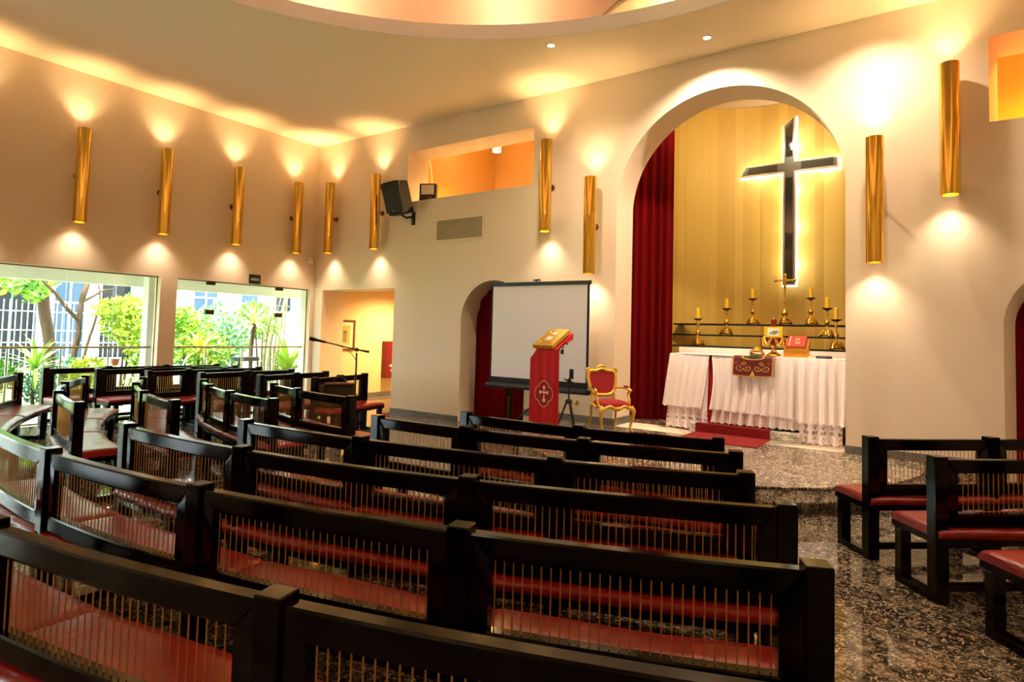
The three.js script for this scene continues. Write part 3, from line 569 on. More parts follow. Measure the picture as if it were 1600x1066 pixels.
{
  const t = thing('missal_stand', 'gilded wooden book stand on the right half of the altar', 'book stand', [-1.69, AT + 0.014, -9.46], 0.05);
  part('wedge', extrude(shapeOf([[-0.14, 0], [0.14, 0], [0.14, 0.09], [-0.14, 0.25]]), 0.3, 0.004).rotateY(-Math.PI / 2).translate(0.15, 0, 0), mat('#c98a20', 0.45, { metalness: 0.3 }), t);
  part('ledge', rbox(0.3, 0.03, 0.02, 0.004).translate(0, 0.105, 0.15), mat('#c98a20', 0.45, { metalness: 0.3 }), t);
  const b = thing('missal', 'red book lying tilted on the gilded stand', 'book', [-1.69, AT + 0.2, -9.46], 0);
  b.rotation.set(0.519, 0.05, 0, 'YXZ');
  const cover = canvasTexture(96, 128, (g) => { g.fillStyle = '#c42a1c'; g.fillRect(0, 0, 96, 128); g.fillStyle = '#f0c9b0'; g.fillRect(10, 6, 5, 116); g.fillRect(44, 26, 5, 34); g.fillRect(56, 26, 5, 34); g.fillRect(44, 80, 26, 12); });
  part('cover', bookGeo(0.24, 0.29, 0.05), mat('#b8231a', 0.5), b);
  part('cover_print', new THREE.PlaneGeometry(0.23, 0.28).rotateX(-Math.PI / 2).translate(0, 0.0505, 0), mat('#ffffff', 0.5, { map: cover }), b);
  part('page_block', rbox(0.22, 0.036, 0.275, 0.002).translate(0.006, 0.025, 0), mat('#d0872c', 0.7), b);
}
solo('folded_cloth', rbox(0.19, 0.035, 0.12, 0.012, 2).translate(-1.31, AT + 0.033, -9.22), mat('#4b4a62', 0.8), 'small folded grey-blue cloth at the right end of the altar', 'cloth');
solo('paper_stack', [rbox(0.26, 0.02, 0.18, 0.003).translate(-1.42, AT + 0.024, -9.42), rbox(0.2, 0.014, 0.15, 0.003).rotateY(0.4).translate(-1.38, AT + 0.042, -9.44)], mat('#ead9b6', 0.85), 'loose stack of cream papers behind the folded cloth', 'papers');
// stepped shelves behind the altar
{
  const t = thing('retable', 'three stepped dark-edged shelves behind the altar, white below', 'shelf', [-2.3, PL, -10.6]);
  const glass = phys('#b9c2a0', 0.08, { transmission: 0.75, thickness: 0 });
  [[0, 1.88, -11.1, 1.74], [1, 1.685, -10.6, 2.09], [2, 1.495, -10.15, 2.26]].forEach(([k, y, z, hw]) => {
    part('shelf', rbox(hw * 2, 0.028, 0.36, 0.004).translate(0, y - PL - 0.014, z + 10.6), M.black, t);
  });
  part('base_panel', rbox(2.95, 1.215, 0.03, 0.004).translate(0.2, 0.6075, 0.645), M.linen, t);
}
const stickBody = lathe([[0.0, 0.06], [0.05, 0.062], [0.06, 0.075], [0.042, 0.1], [0.022, 0.13], [0.017, 0.16], [0.02, 0.175], [0.04, 0.2], [0.045, 0.225], [0.03, 0.245], [0.015, 0.262], [0.014, 0.33], [0.024, 0.345], [0.022, 0.362], [0.014, 0.375], [0.018, 0.4], [0.03, 0.415]], 22);
const stickBase = lathe([[0, 0.012], [0.07, 0.012], [0.078, 0.03], [0.066, 0.055], [0.05, 0.075], [0.03, 0.12], [0, 0.13]], 12);
const stickFoot = taper([[0.03, 0.1, 0], [0.06, 0.085, 0], [0.085, 0.045, 0], [0.1, 0.02, 0], [0.115, 0.018, 0], [0.112, 0.036, 0]], [0.028, 0.03, 0.026, 0.02, 0.018, 0.012], 8, 4);
const stickDish = lathe([[0, 0.412], [0.03, 0.412], [0.07, 0.437], [0.078, 0.448], [0.074, 0.448], [0.03, 0.426], [0, 0.424]], 24);
const candleGeo = lathe([[0, 0], [0.029, 0], [0.03, 0.005], [0.029, 0.185], [0.024, 0.192], [0.01, 0.188], [0, 0.187]], 18);
function candlestick(where, x, y, z, tall = 1) {
  const t = thing('candlestick', 'ornate gilded three-footed candlestick, ' + where, 'candlestick', [x, y, z], rr(0, 1), 'gilded candlesticks on the shelves');
  part('stem', stickBody, M.gold, t); part('pedestal', stickBase, M.gold, t); part('dish', stickDish, M.brassDark, t);
  for (let k = 0; k < 3; k++) part('foot', stickFoot, M.gold, t, [0, 0, 0], [0, k * 2.094, 0]);
  const c = thing('candle', 'yellow candle standing in the candlestick ' + where, 'candle', [x, y + 0.426, z], 0, 'yellow altar candles');
  part('wax', candleGeo, M.candle, c); part('wick', cyl(0.002, 0.014, 6).translate(0, 0.193, 0), M.black, c);
}
candlestick('left one on the top shelf', -2.69, 1.88, -11.1);
candlestick('right one on the top shelf', -1.77, 1.88, -11.1);
candlestick('left one on the middle shelf', -2.99, 1.685, -10.6);
candlestick('right one on the middle shelf', -1.46, 1.685, -10.6);
candlestick('left one on the bottom shelf', -3.33, 1.495, -10.15);
candlestick('right one on the bottom shelf, nearest the arch jamb', -1.28, 1.495, -10.15);
{
  const t = thing('altar_crucifix', 'gilded standing crucifix in the middle of the top shelf', 'crucifix', [-2.16, 1.88, -11.05]);
  part('stem', lathe([[0.0, 0.06], [0.06, 0.07], [0.05, 0.11], [0.03, 0.14], [0.055, 0.17], [0.062, 0.2], [0.045, 0.235], [0.018, 0.26], [0.014, 0.36], [0.026, 0.385], [0.024, 0.41], [0.013, 0.43], [0.013, 0.5]], 22), M.gold, t);
  part('pedestal', stickBase, M.gold, t);
  for (let k = 0; k < 3; k++) part('foot', stickFoot, M.gold, t, [0, 0, 0], [0, k * 2.094 + 0.5, 0]);
  part('cross', [rbox(0.036, 0.34, 0.024, 0.005).translate(0, 0.66, 0), rbox(0.3, 0.036, 0.024, 0.005).translate(0, 0.745, 0), ...[[-0.15, 0.745], [0.15, 0.745], [0, 0.83]].map(([x, y]) => new THREE.SphereGeometry(0.03, 10, 8).translate(x, y, 0))], M.gold, t);
  part('corpus', [taper([[0, 0.6, 0.02], [0.006, 0.66, 0.026], [0, 0.72, 0.022], [0, 0.75, 0.026]], [0.01, 0.014, 0.019, 0.013], 8, 4), taper([[0, 0.725, 0.022], [-0.06, 0.74, 0.018], [-0.12, 0.75, 0.014]], [0.01, 0.008, 0.006], 6, 3), taper([[0, 0.725, 0.022], [0.06, 0.74, 0.018], [0.12, 0.75, 0.014]], [0.01, 0.008, 0.006], 6, 3), new THREE.SphereGeometry(0.017, 10, 8).translate(0.004, 0.765, 0.03)], M.brass, t);
}
// the great mirrored cross, lit from behind
{
  const cx = -2.22, z = -11.72, w = 0.1, yc = 4.72, t = thing('wall_cross', 'large mirrored cross lit from behind by white neon', 'cross', [cx, 0, z]);
  const outline = (g) => [[-w - g, 2.6 - g], [w + g, 2.6 - g], [w + g, yc - w - g], [0.78 + g, yc - w - g], [0.78 + g, yc + w + g - 0.03], [0.72 + g, yc + w + g], [w + g, yc + w + g], [w + g, 5.62 + g], [-w - g, 5.48 + g], [-w - g, yc + w + g], [-0.76 - g, yc + w + g], [-0.84 - g, yc - w - g], [-w - g, yc - w - g]];
  part('frame', extrude(shapeOf(outline(0)), 0.05, 0.006, 4), M.mirror, t);
  part('border', extrude(shapeOf(outline(-0.025)), 0.006, 0.002, 4).translate(0, 0, 0.056), mat('#6f7470', 0.18, { metalness: 0.9 }), t);
  for (const pts of [[[-0.055, 2.7], [0.055, 2.7], [0.055, yc - 0.2], [-0.055, yc - 0.2]], [[-0.055, yc + 0.18], [0.055, yc + 0.18], [0.055, 5.5], [-0.055, 5.4]], [[-0.72, yc - 0.055], [-0.2, yc - 0.055], [-0.2, yc + 0.055], [-0.68, yc + 0.055]], [[0.2, yc - 0.055], [0.7, yc - 0.055], [0.7, yc + 0.055], [0.2, yc + 0.055]]]) part('glass_inlay', extrude(shapeOf(pts), 0.004, 0.002, 4).translate(0, 0, 0.066), M.darkGlass, t);
  part('neon_light', extrude(shapeOf(outline(0.022)), 0.03, 0.004, 4).translate(0, 0, -0.06), M.neon, t);
  part('stand_off', [[0, 3.2], [0, 4.2], [0, 5.3], [-0.6, yc], [0.6, yc]].map(([x, y]) => cyl(0.02, 0.2, 10).rotateX(Math.PI / 2).translate(x, y, -0.1)), M.steel, t);
  for (const [x, y] of [[0, 3.0], [0, 3.7], [0, 4.4], [0, 5.2], [-0.5, yc], [0.5, yc]]) point(0xf6fbff, 0.09, [cx + x, y, z - 0.1], 2);
}
// lectern with the gospel book
{
  const t = thing('lectern', 'slanted lectern draped in bright red cloth with quatrefoil emblem', 'lectern', [-4.55, PL, -7.52]);
  part('base', rbox(0.42, 0.03, 0.3, 0.006).translate(0, 0.015, 0.05), M.lacquerDull, t);
  part('column', rbox(0.1, 1.1, 0.06, 0.006).translate(0, 0.57, 0.12), M.lacquerDull, t);
  part('desk', rbox(0.34, 0.03, 0.46, 0.006).rotateX(0.476).translate(0.02, 1.235, -0.01), M.lacquerDull, t);
  const emblem = canvasTexture(512, 1024, (g, w, h) => {
    g.fillStyle = '#c40a16'; g.fillRect(0, 0, w, h);
    const cx = 256, cy = 560; g.lineJoin = 'round';
    const quat = (k) => { g.beginPath(); for (let a = 0; a <= 6.3; a += 0.05) { const r = k * (0.92 + 0.3 * Math.pow(Math.abs(Math.cos(2 * a)), 0.8)); g.lineTo(cx + Math.cos(a) * r, cy + Math.sin(a) * r * 1.02); } g.closePath(); };
    quat(132); g.fillStyle = '#a80812'; g.fill(); g.strokeStyle = '#e9c9a0'; g.lineWidth = 9; g.stroke();
    quat(116); g.strokeStyle = '#7e0810'; g.lineWidth = 5; g.stroke();
    g.strokeStyle = '#f0dcc0'; g.lineWidth = 17; g.beginPath(); g.moveTo(cx, cy - 84); g.lineTo(cx, cy + 92); g.moveTo(cx - 70, cy - 18); g.lineTo(cx + 70, cy - 18); g.stroke();
    g.fillStyle = '#f0dcc0'; for (const [x, y] of [[0, -90], [-74, -18], [74, -18], [-16, -80], [16, -80], [-66, -32], [-66, -4], [66, -32], [66, -4], [0, 96], [-18, 70], [18, 70], [-26, 88], [26, 88]]) { g.beginPath(); g.arc(cx + x, cy + y, 11, 0, 6.3); g.fill(); }
  });
  const rings = [], W = 0.235;
  for (let i = 0; i <= 28; i++) { const u = i / 28, ring = []; for (let j = 0; j <= 20; j++) { const v = j / 20; let y = lerp(1.15, 0.02, v); if (u < 0.2) y = Math.min(y, 1.15 - (0.2 - u) * 0.75 * (1 - v)); ring.push(V(lerp(-W, W, u), y, 0.212 + 0.012 * v * Math.sin(u * 11) + 0.006 * Math.sin(u * 23 + 1))); } rings.push(ring); }
  const cloth = solo('lectern_cloth', fromQuads(rings, false, false, 2.5, (i, j) => [i / 28, 1 - j / 20]), mat('#ffffff', 0.8, { map: emblem, side: THREE.DoubleSide }), 'bright red cloth with embroidered quatrefoil cross hanging down the lectern', 'lectern cloth', [-4.55, PL, -7.52]);
  part('top_fall', fromQuads([0, 0.25, 0.5, 0.75, 1].map((u) => [0, 0.5, 1].map((v) => V(lerp(-0.16, 0.2, u), lerp(1.152, 1.385, v), lerp(0.215, -0.235, v)))), false, false), M.redCloth, cloth);
  part('side_fall', [-0.16, 0.2].map((x) => fromQuads([0, 0.25, 0.5, 0.75, 1].map((q) => [0, 1].map((v) => V(x, lerp(1.152, 1.385, q) - v * lerp(0.0, 0.09, q), lerp(0.215, -0.235, q)))), false, false)), M.redCloth, cloth);
  const b = thing('gospel_book', 'large gilded gospel book lying on top of the red lectern', 'book', [-4.55, PL + 1.275, -7.5]);
  b.rotation.set(0.476, -0.04, 0, 'YXZ');
  part('cover', bookGeo(0.34, 0.5, 0.055), mat('#cf9a22', 0.35, { metalness: 0.6 }), b);
  part('page_block', rbox(0.32, 0.042, 0.48, 0.002).translate(0.005, 0.0275, 0), mat('#b58a3a', 0.6), b);
  part('relief', [rbox(0.31, 0.004, 0.47, 0.001).translate(0, 0.057, 0), ...[[-0.11, -0.15], [0.11, -0.15], [-0.11, 0.15], [0.11, 0.15]].map(([x, z]) => lathe([[0, 0.068], [0.022, 0.066], [0.032, 0.058]], 12).translate(x, 0, z))], M.gold, b);
  part('figure_plaque', [rbox(0.09, 0.006, 0.11, 0.003).translate(0, 0.062, 0.05), rbox(0.07, 0.006, 0.08, 0.003).translate(0.01, 0.062, -0.1)], mat('#d9cfc0', 0.35, { metalness: 0.4 }), b);
  const h = thing('lectern_microphone', 'small black gooseneck microphone at the side of the lectern', 'microphone', [-4.345, PL + 1.12, -7.44]);
  part('gooseneck', taper([[0, 0, 0], [0.02, 0.1, 0], [0.05, 0.13, 0.01], [0.09, 0.11, 0.02]], [0.007, 0.007, 0.008, 0.014], 8, 4), M.black, h);
  part('clamp', rbox(0.03, 0.06, 0.04, 0.004), M.black, h);
}
// projection screen on its stand
{
  const t = thing('projection_screen', 'free-standing white projection screen with black borders', 'projection screen', [-5.32, 0, -8.3]);
  t.scale.set(1, 1.02, 1);
  part('screen_sheet', rbox(1.8, 1.5, 0.006, 0.002).translate(0, 1.6, 0), M.screen, t);
  for (const s of [-1, 1]) part('side_border', rbox(0.04, 1.52, 0.008, 0.002).translate(s * 0.915, 1.6, 0.001), M.blackMatte, t);
  part('top_bar', rbox(1.92, 0.06, 0.03, 0.008).translate(0, 2.375, 0), M.black, t);
  part('hanger_hook', [taper([[-0.03, 2.4, 0], [-0.03, 2.44, 0], [0.03, 2.44, 0], [0.03, 2.4, 0]], 0.01, 6), rbox(0.09, 0.025, 0.03, 0.004).translate(-0.04, 2.43, 0)], M.black, t);
  part('lower_border', rbox(1.87, 0.1, 0.008, 0.002).translate(0, 0.82, 0.001), M.blackMatte, t);
  part('roller_case', [lathe([[0, -0.99], [0.03, -0.99], [0.034, -0.97], [0.034, -0.95], [0.046, -0.945], [0.046, 0.945], [0.034, 0.95], [0.034, 0.97], [0.03, 0.99], [0, 0.99]], 20).rotateZ(Math.PI / 2).translate(0, 0.735, 0.005)], mat('#1d2022', 0.4), t);
  part('pole', cyl(0.016, 2.32, 12).translate(0, 1.24, -0.045), M.black, t);
  for (const a of [0.2, 2.5, 4.4]) part('leg', taper([[0, 0.52, -0.045], [Math.cos(a) * 0.66, 0.012, -0.045 + Math.sin(a) * 0.36]], [0.014, 0.012], 8), M.black, t);
}
{
  const t = thing('camera_tripod', 'small black tripod with a phone clamp beside the lectern', 'tripod', [-4.4, PL, -7.75]);
  for (const a of [0.6, 2.7, 4.8]) part('leg', taper([[Math.cos(a) * 0.03, 0.4, Math.sin(a) * 0.03], [Math.cos(a) * 0.17, 0.005, Math.sin(a) * 0.17]], [0.017, 0.01], 8), M.black, t);
  part('collar', lathe([[0, 0.37], [0.05, 0.38], [0.055, 0.41], [0.03, 0.44], [0, 0.44]], 16), M.black, t);
  part('column', cyl(0.013, 0.3, 10).translate(0, 0.55, 0), M.black, t);
  part('head', [rbox(0.05, 0.05, 0.05, 0.01).translate(0, 0.7, 0), taper([[0.02, 0.69, 0], [0.1, 0.67, 0]], [0.012, 0.015], 8), taper([[-0.02, 0.7, 0], [-0.08, 0.72, 0]], [0.008, 0.012], 8)], M.black, t);
  part('phone_clamp', [rbox(0.075, 0.012, 0.04, 0.003).translate(0.03, 0.735, 0), rbox(0.065, 0.14, 0.015, 0.003).translate(0.035, 0.8, 0)], M.black, t);
}
{
  const t = thing('brass_disc', 'small brass knob on the wall behind the tripod', 'disc', [-4.72, 0.55, D]);
  part('dome', lathe([[0, 0.04], [0.03, 0.035], [0.038, 0.015], [0.02, 0]], 16).rotateX(Math.PI / 2), M.brass, t);
}
// gilded armchair
{
  const t = thing('gilt_armchair', 'gilded carved armchair with red velvet seat and back', 'armchair', [-3.97, PL, -8.2], 0.92);
  t.scale.setScalar(0.9);
  const g = M.giltPaint, fl = [];
  for (const s of [-1, 1]) {
    part('leg', taper([[s * 0.255, 0.4, 0.235], [s * 0.285, 0.33, 0.265], [s * 0.275, 0.2, 0.25], [s * 0.245, 0.07, 0.235], [s * 0.262, 0.012, 0.26], [s * 0.275, 0.006, 0.275]], [0.03, 0.036, 0.024, 0.017, 0.022, 0.014], 10, 4), g, t);
    part('leg', taper([[s * 0.225, 0.4, -0.21], [s * 0.225, 0.2, -0.23], [s * 0.23, 0.006, -0.28]], [0.026, 0.021, 0.018], 10, 4), g, t);
    part('arm', taper([[s * 0.225, 0.66, -0.235], [s * 0.275, 0.665, -0.08], [s * 0.3, 0.655, 0.08], [s * 0.31, 0.63, 0.12], [s * 0.295, 0.61, 0.11]], [0.018, 0.018, 0.02, 0.024, 0.014], 10, 4), g, t);
    part('arm_support', taper([[s * 0.3, 0.645, 0.1], [s * 0.285, 0.57, 0.07], [s * 0.285, 0.5, 0.12], [s * 0.27, 0.4, 0.13]], [0.02, 0.02, 0.022, 0.026], 10, 4), g, t);
    part('arm_pad', taper([[s * 0.282, 0.682, -0.06], [s * 0.292, 0.692, 0], [s * 0.298, 0.682, 0.06]], [0.016, 0.026, 0.016], 10, 4), M.chairVelvet, t);
  }
  const apron = (y) => { const p = []; for (let i = 0; i <= 24; i++) p.push(i / 24); return p; };
  part('seat_rail', [taper(apron().map((q) => [lerp(-0.26, 0.26, q), 0.375 - 0.025 * Math.cos((q - 0.5) * 12.5), 0.25 + 0.02 * Math.sin(q * 3.14)]), 0.026, 8), taper(apron().map((q) => [-0.255 + 0.02 * q, 0.38 - 0.015 * Math.cos((q - 0.5) * 12), lerp(0.24, -0.21, q)]), 0.024, 8), taper(apron().map((q) => [0.255 - 0.02 * q, 0.38 - 0.015 * Math.cos((q - 0.5) * 12), lerp(0.24, -0.21, q)]), 0.024, 8), rbox(0.46, 0.05, 0.04, 0.006).translate(0, 0.38, -0.21), new THREE.SphereGeometry(0.032, 12, 8).scale(1.6, 0.9, 0.6).translate(0, 0.365, 0.285)], g, t);
  const seat = new THREE.SphereGeometry(1, 28, 14, 0, 6.2832, 0, Math.PI / 2), sp = seat.attributes.position;
  for (let i = 0; i < sp.count; i++) { const x = sp.getX(i), z = sp.getZ(i), r = Math.max(Math.hypot(x, z), 1e-6), m = Math.max(Math.abs(x), Math.abs(z)) || 1e-6, k = lerp(1, r / m, 0.82); sp.setXYZ(i, x * k * (0.25 + 0.015 * z), 0.395 + 0.1 * Math.pow(Math.max(0, sp.getY(i)), 0.6), z * k * 0.235 + 0.02); }
  seat.computeVertexNormals(); part('seat_cushion', seat, M.chairVelvet, t);
  // raked back: shaped frame, crest, upholstered panel
  const bk = (x, y) => [x, y, -0.235 - (y - 0.45) * 0.2], loop = [];
  for (let i = 0; i <= 40; i++) { const a = i / 40 * 6.2832, cx = Math.cos(a), cy = Math.sin(a), p = 3.4, k = Math.pow(Math.pow(Math.abs(cx), p) + Math.pow(Math.abs(cy), p), -1 / p); let x = cx * k * (0.215 + 0.03 * cy), y = 0.74 + cy * k * 0.205; x *= 1.12; y += 0.016 * Math.cos(x * 27) * THREE.MathUtils.smoothstep(cy, 0.1, 0.9); loop.push(bk(x, y)); }
  part('back_frame', [taper(loop, 0.03, 8), taper([bk(-0.2, 0.4), bk(-0.2, 0.56)], 0.022, 8), taper([bk(0.2, 0.4), bk(0.2, 0.56)], 0.022, 8)], g, t);
  part('crest', [taper([bk(-0.1, 0.965), bk(-0.05, 0.99), bk(0, 1.005), bk(0.05, 0.99), bk(0.1, 0.965)], [0.014, 0.024, 0.032, 0.024, 0.014], 8, 4), ...[-1, 1].map((s) => taper([bk(s * 0.275, 0.9), bk(s * 0.268, 0.955), bk(s * 0.21, 0.96)], [0.018, 0.026, 0.016], 8, 3))], g, t);
  const inner = shapeOf(loop.slice(0, 40).map(([x, y]) => [x * 0.985, 0.745 + (y - 0.745) * 0.985]));
  const pad = extrude(inner, 0.018, 0), pp = pad.attributes.position;
  for (let i = 0; i < pp.count; i++) { const y = pp.getY(i); pp.setZ(i, pp.getZ(i) - 0.245 - (y - 0.45) * 0.2); }
  pad.computeVertexNormals(); part('back_panel', pad, M.chairVelvet, t);
}
// ---------- things on the walls and among the pews ----------
{
  const t = thing('loudspeaker', 'black loudspeaker tilted on a bracket below the high opening', 'loudspeaker', [-8.5, 4.13, -8.2]);
  t.rotation.set(0.2, 0.3, 0.17, 'YXZ');
  part('cabinet', extrude(shapeOf([[-0.19, 0.17], [0.19, 0.17], [0.13, -0.17], [-0.13, -0.17]]), 0.6, 0.012).rotateX(-Math.PI / 2).translate(0, -0.3, 0), M.blackMatte, t);
  part('grille', rbox(0.36, 0.54, 0.012, 0.004).translate(0, 0, 0.186), mat('#08080a', 0.5), t);
  part('badge', rbox(0.03, 0.015, 0.004, 0.001).translate(-0.02, -0.24, 0.195), M.steel, t);
  for (const x of [-0.17, 0.17]) part('corner_guard', rbox(0.05, 0.1, 0.05, 0.008).translate(x, 0.25, 0.16), M.black, t);
  const b = thing('speaker_bracket', 'black wall bracket carrying the tilted loudspeaker', 'bracket', [-8.42, 3.8, D]);
  part('wall_plate', rbox(0.09, 0.26, 0.015, 0.004).translate(0, 0, 0.008), M.black, b);
  part('arm', [taper([[0, 0.03, 0.01], [0, -0.02, 0.2], [-0.04, 0.04, 0.36]], 0.022, 8), taper([[-0.04, 0.0, 0.36], [-0.05, 0.1, 0.37]], 0.028, 8)], M.black, b);
}
{
  const t = thing('floodlight', 'square black floodlight standing on the ledge of the high opening', 'floodlight', [-8.3, 4.14, -8.85], 0.45);
  part('housing', rbox(0.34, 0.36, 0.12, 0.012).translate(0, 0.2, 0), M.black, t);
  part('lens', rbox(0.26, 0.19, 0.006, 0.002).translate(0, 0.255, 0.062), mat('#dcd8d4', 0.3), t);
  part('badge', rbox(0.07, 0.012, 0.004, 0.001).translate(0.04, 0.1, 0.062), M.steel, t);
  part('foot', rbox(0.2, 0.02, 0.12, 0.004).translate(0, 0.01, 0), M.black, t);
}
{
  const t = thing('air_vent', 'wide rectangular air grille below the high opening', 'air vent', [-7.255, 3.51, D]);
  part('frame', [bx(-0.58, 0.58, 0.185, 0.22, 0, 0.012), bx(-0.58, 0.58, -0.22, -0.185, 0, 0.012), bx(-0.58, -0.545, -0.185, 0.185, 0, 0.012), bx(0.545, 0.58, -0.185, 0.185, 0, 0.012)], M.wall, t);
  part('backing', bx(-0.545, 0.545, -0.185, 0.185, 0.001, 0.003), mat('#3a3428', 0.9), t);
  const slat = rbox(0.017, 0.37, 0.008, 0.002);
  for (let i = 0; i < 44; i++) part('slat', slat, mat('#b5aa8e', 0.6), t, [-0.535 + i * 1.07 / 43, 0, 0.008], [0, 0.2, 0]);
}
{
  const sign = canvasTexture(256, 192, (g) => { g.fillStyle = '#062318'; g.fillRect(0, 0, 256, 192); g.fillStyle = '#f1f3dc'; g.font = 'bold 66px sans-serif'; g.textAlign = 'center'; g.fillText('SAÍDA', 128, 122); });
  const t = thing('exit_sign', 'dark green exit sign with pale lettering above the second window', 'sign', [XL, 2.57, -7.14], Math.PI / 2);
  part('plate', rbox(0.25, 0.19, 0.012, 0.002).translate(0, 0, 0.007), mat('#062318', 0.5), t);
  part('sign_print', new THREE.PlaneGeometry(0.245, 0.185).translate(0, 0, 0.0135), mat('#ffffff', 0.5, { map: sign }), t);
}
{
  const t = thing('security_camera', 'small white dome camera in the corner above the windows', 'camera', [XL, 3.07, -8.42], Math.PI / 2);
  part('mount', [rbox(0.07, 0.05, 0.05, 0.008).translate(0, 0.07, 0.025), taper([[0, 0.07, 0.04], [0, 0.03, 0.07]], 0.012, 8)], M.white, t);
  part('shell', lathe([[0, -0.06], [0.04, -0.06], [0.046, -0.04], [0.046, 0.05], [0.03, 0.062], [0, 0.062]], 20).rotateX(Math.PI / 2 - 0.3).rotateY(0.5).translate(0, 0, 0.08), M.white, t);
  part('lens', lathe([[0, 0.066], [0.03, 0.064], [0.03, 0.05], [0, 0.05]], 18).rotateX(Math.PI / 2 - 0.3).rotateY(0.5).translate(0, 0, 0.08), M.black, t);
}
{
  const art = canvasTexture(192, 240, (g, w, h) => { g.fillStyle = '#cfb878'; g.fillRect(0, 0, w, h); g.fillStyle = '#b9a458'; g.fillRect(14, 14, w - 28, h - 28); g.fillStyle = '#7b7448'; g.fillRect(52, 70, 88, 130); g.fillStyle = '#5f5a3c'; for (let i = 0; i < 5; i++) { g.beginPath(); g.moveTo(56 + i * 17, 96); g.lineTo(64 + i * 17, 40 + (i % 2) * 22); g.lineTo(73 + i * 17, 96); g.fill(); } g.fillStyle = '#8f8755'; for (let i = 0; i < 4; i++) g.fillRect(60 + i * 20, 120, 9, 60); });
  const t = thing('framed_picture', 'framed picture of a building on the hallway wall', 'picture', [-11.35, 1.475, -9.41], Math.PI / 2);
  const w = 0.33, h = 0.355;
  part('frame', [bx(-w, w, h - 0.05, h, 0, 0.035, 0.006), bx(-w, w, -h, -h + 0.05, 0, 0.035, 0.006), bx(-w, -w + 0.05, -h, h, 0, 0.035, 0.006), bx(w - 0.05, w, -h, h, 0, 0.035, 0.006)], mat('#6b4520', 0.45), t);
  part('mat_board', bx(-w + 0.04, w - 0.04, -h + 0.04, h - 0.04, 0.005, 0.015), mat('#e6dcc4', 0.9), t);
  part('print', new THREE.PlaneGeometry(0.4, 0.47).translate(0, 0, 0.0165), mat('#ffffff', 0.8, { map: art }), t);
  const c = thing('hose_cabinet', 'dark red wall cabinet with white leaf mark in the hallway', 'cabinet', [-11.35, 0.89, -10.98], Math.PI / 2);
  part('box', rbox(0.72, 0.9, 0.16, 0.01).translate(0, 0, 0.08), mat('#6e0b10', 0.5), c);
  const leafs = []; for (const [y, s] of [[-0.17, 1], [-0.29, 0.8]]) { const sh = new THREE.Shape(); sh.moveTo(-0.17 * s, 0.03); sh.quadraticCurveTo(-0.05, 0.09, 0.17 * s, 0.02); sh.quadraticCurveTo(0.02, -0.11, -0.17 * s, 0.03); leafs.push(new THREE.ShapeGeometry(sh).translate(-0.08, y, 0.162)); }
  part('leaf_mark', leafs, mat('#e8dcb8', 0.7), c);
}
{
  const t = thing('microphone_stand', 'black boom microphone stand between the pew blocks', 'microphone stand', [-6.12, 0, -5.3]);
  part('base', lathe([[0, 0], [0.13, 0], [0.135, 0.012], [0.03, 0.03], [0, 0.03]], 24), M.black, t);
  part('pole', [cyl(0.011, 1.3, 10).translate(0, 0.66, 0), cyl(0.016, 0.5, 10).translate(0, 0.28, 0), cyl(0.02, 0.05, 10).translate(0, 0.56, 0)], M.black, t);
  const a = V(-0.45, 0.115, 0.315), b = V(0.13, -0.025, -0.09), pt = (k) => [a.x * k, 1.35 + a.y * k, a.z * k];
  part('boom', taper([[b.x, 1.35 + b.y, b.z], pt(0), pt(0.75)], [0.016, 0.009, 0.008], 8), M.black, t);
  part('clutch', [new THREE.SphereGeometry(0.026, 12, 8).translate(0, 1.35, 0), cyl(0.012, 0.06, 8).rotateZ(1.57).translate(0.02, 1.34, 0.02)], M.black, t);
  part('microphone', [taper([pt(0.72), pt(0.98)], [0.014, 0.018], 10), taper([pt(0.98), pt(1.1)], [0.026, 0.024], 12)], M.black, t);
  part('cable', taper([pt(0.7), [-0.12, 1.36, 0.09], [0.02, 1.2, 0.02], [-0.015, 0.95, 0.015], [0.015, 0.7, 0.012], [0, 0.3, 0.018]], 0.004, 6, 6), M.black, t);
}
{
  const t = thing('leather_bag', 'big dark brown leather bag resting on the front far pew', 'bag', [-7.2, 0.468, -5.94], 0.9);
  const g = rbox(0.46, 0.34, 0.22, 0.05, 3).translate(0, 0.17, 0), p = g.attributes.position;
  for (let i = 0; i < p.count; i++) { const y = p.getY(i); p.setZ(i, p.getZ(i) * (1 - 0.35 * y / 0.34)); p.setY(i, y + 0.03 * p.getX(i)); }
  g.computeVertexNormals(); part('body', g, mat('#140c08', 0.45), t);
  part('flap', rbox(0.44, 0.03, 0.2, 0.014, 2).translate(0.01, 0.345, 0.01), mat('#5a3416', 0.35), t);
  part('handle', new THREE.TorusGeometry(0.09, 0.012, 8, 20, Math.PI).translate(0, 0.35, 0), mat('#2a160c', 0.5), t);
}
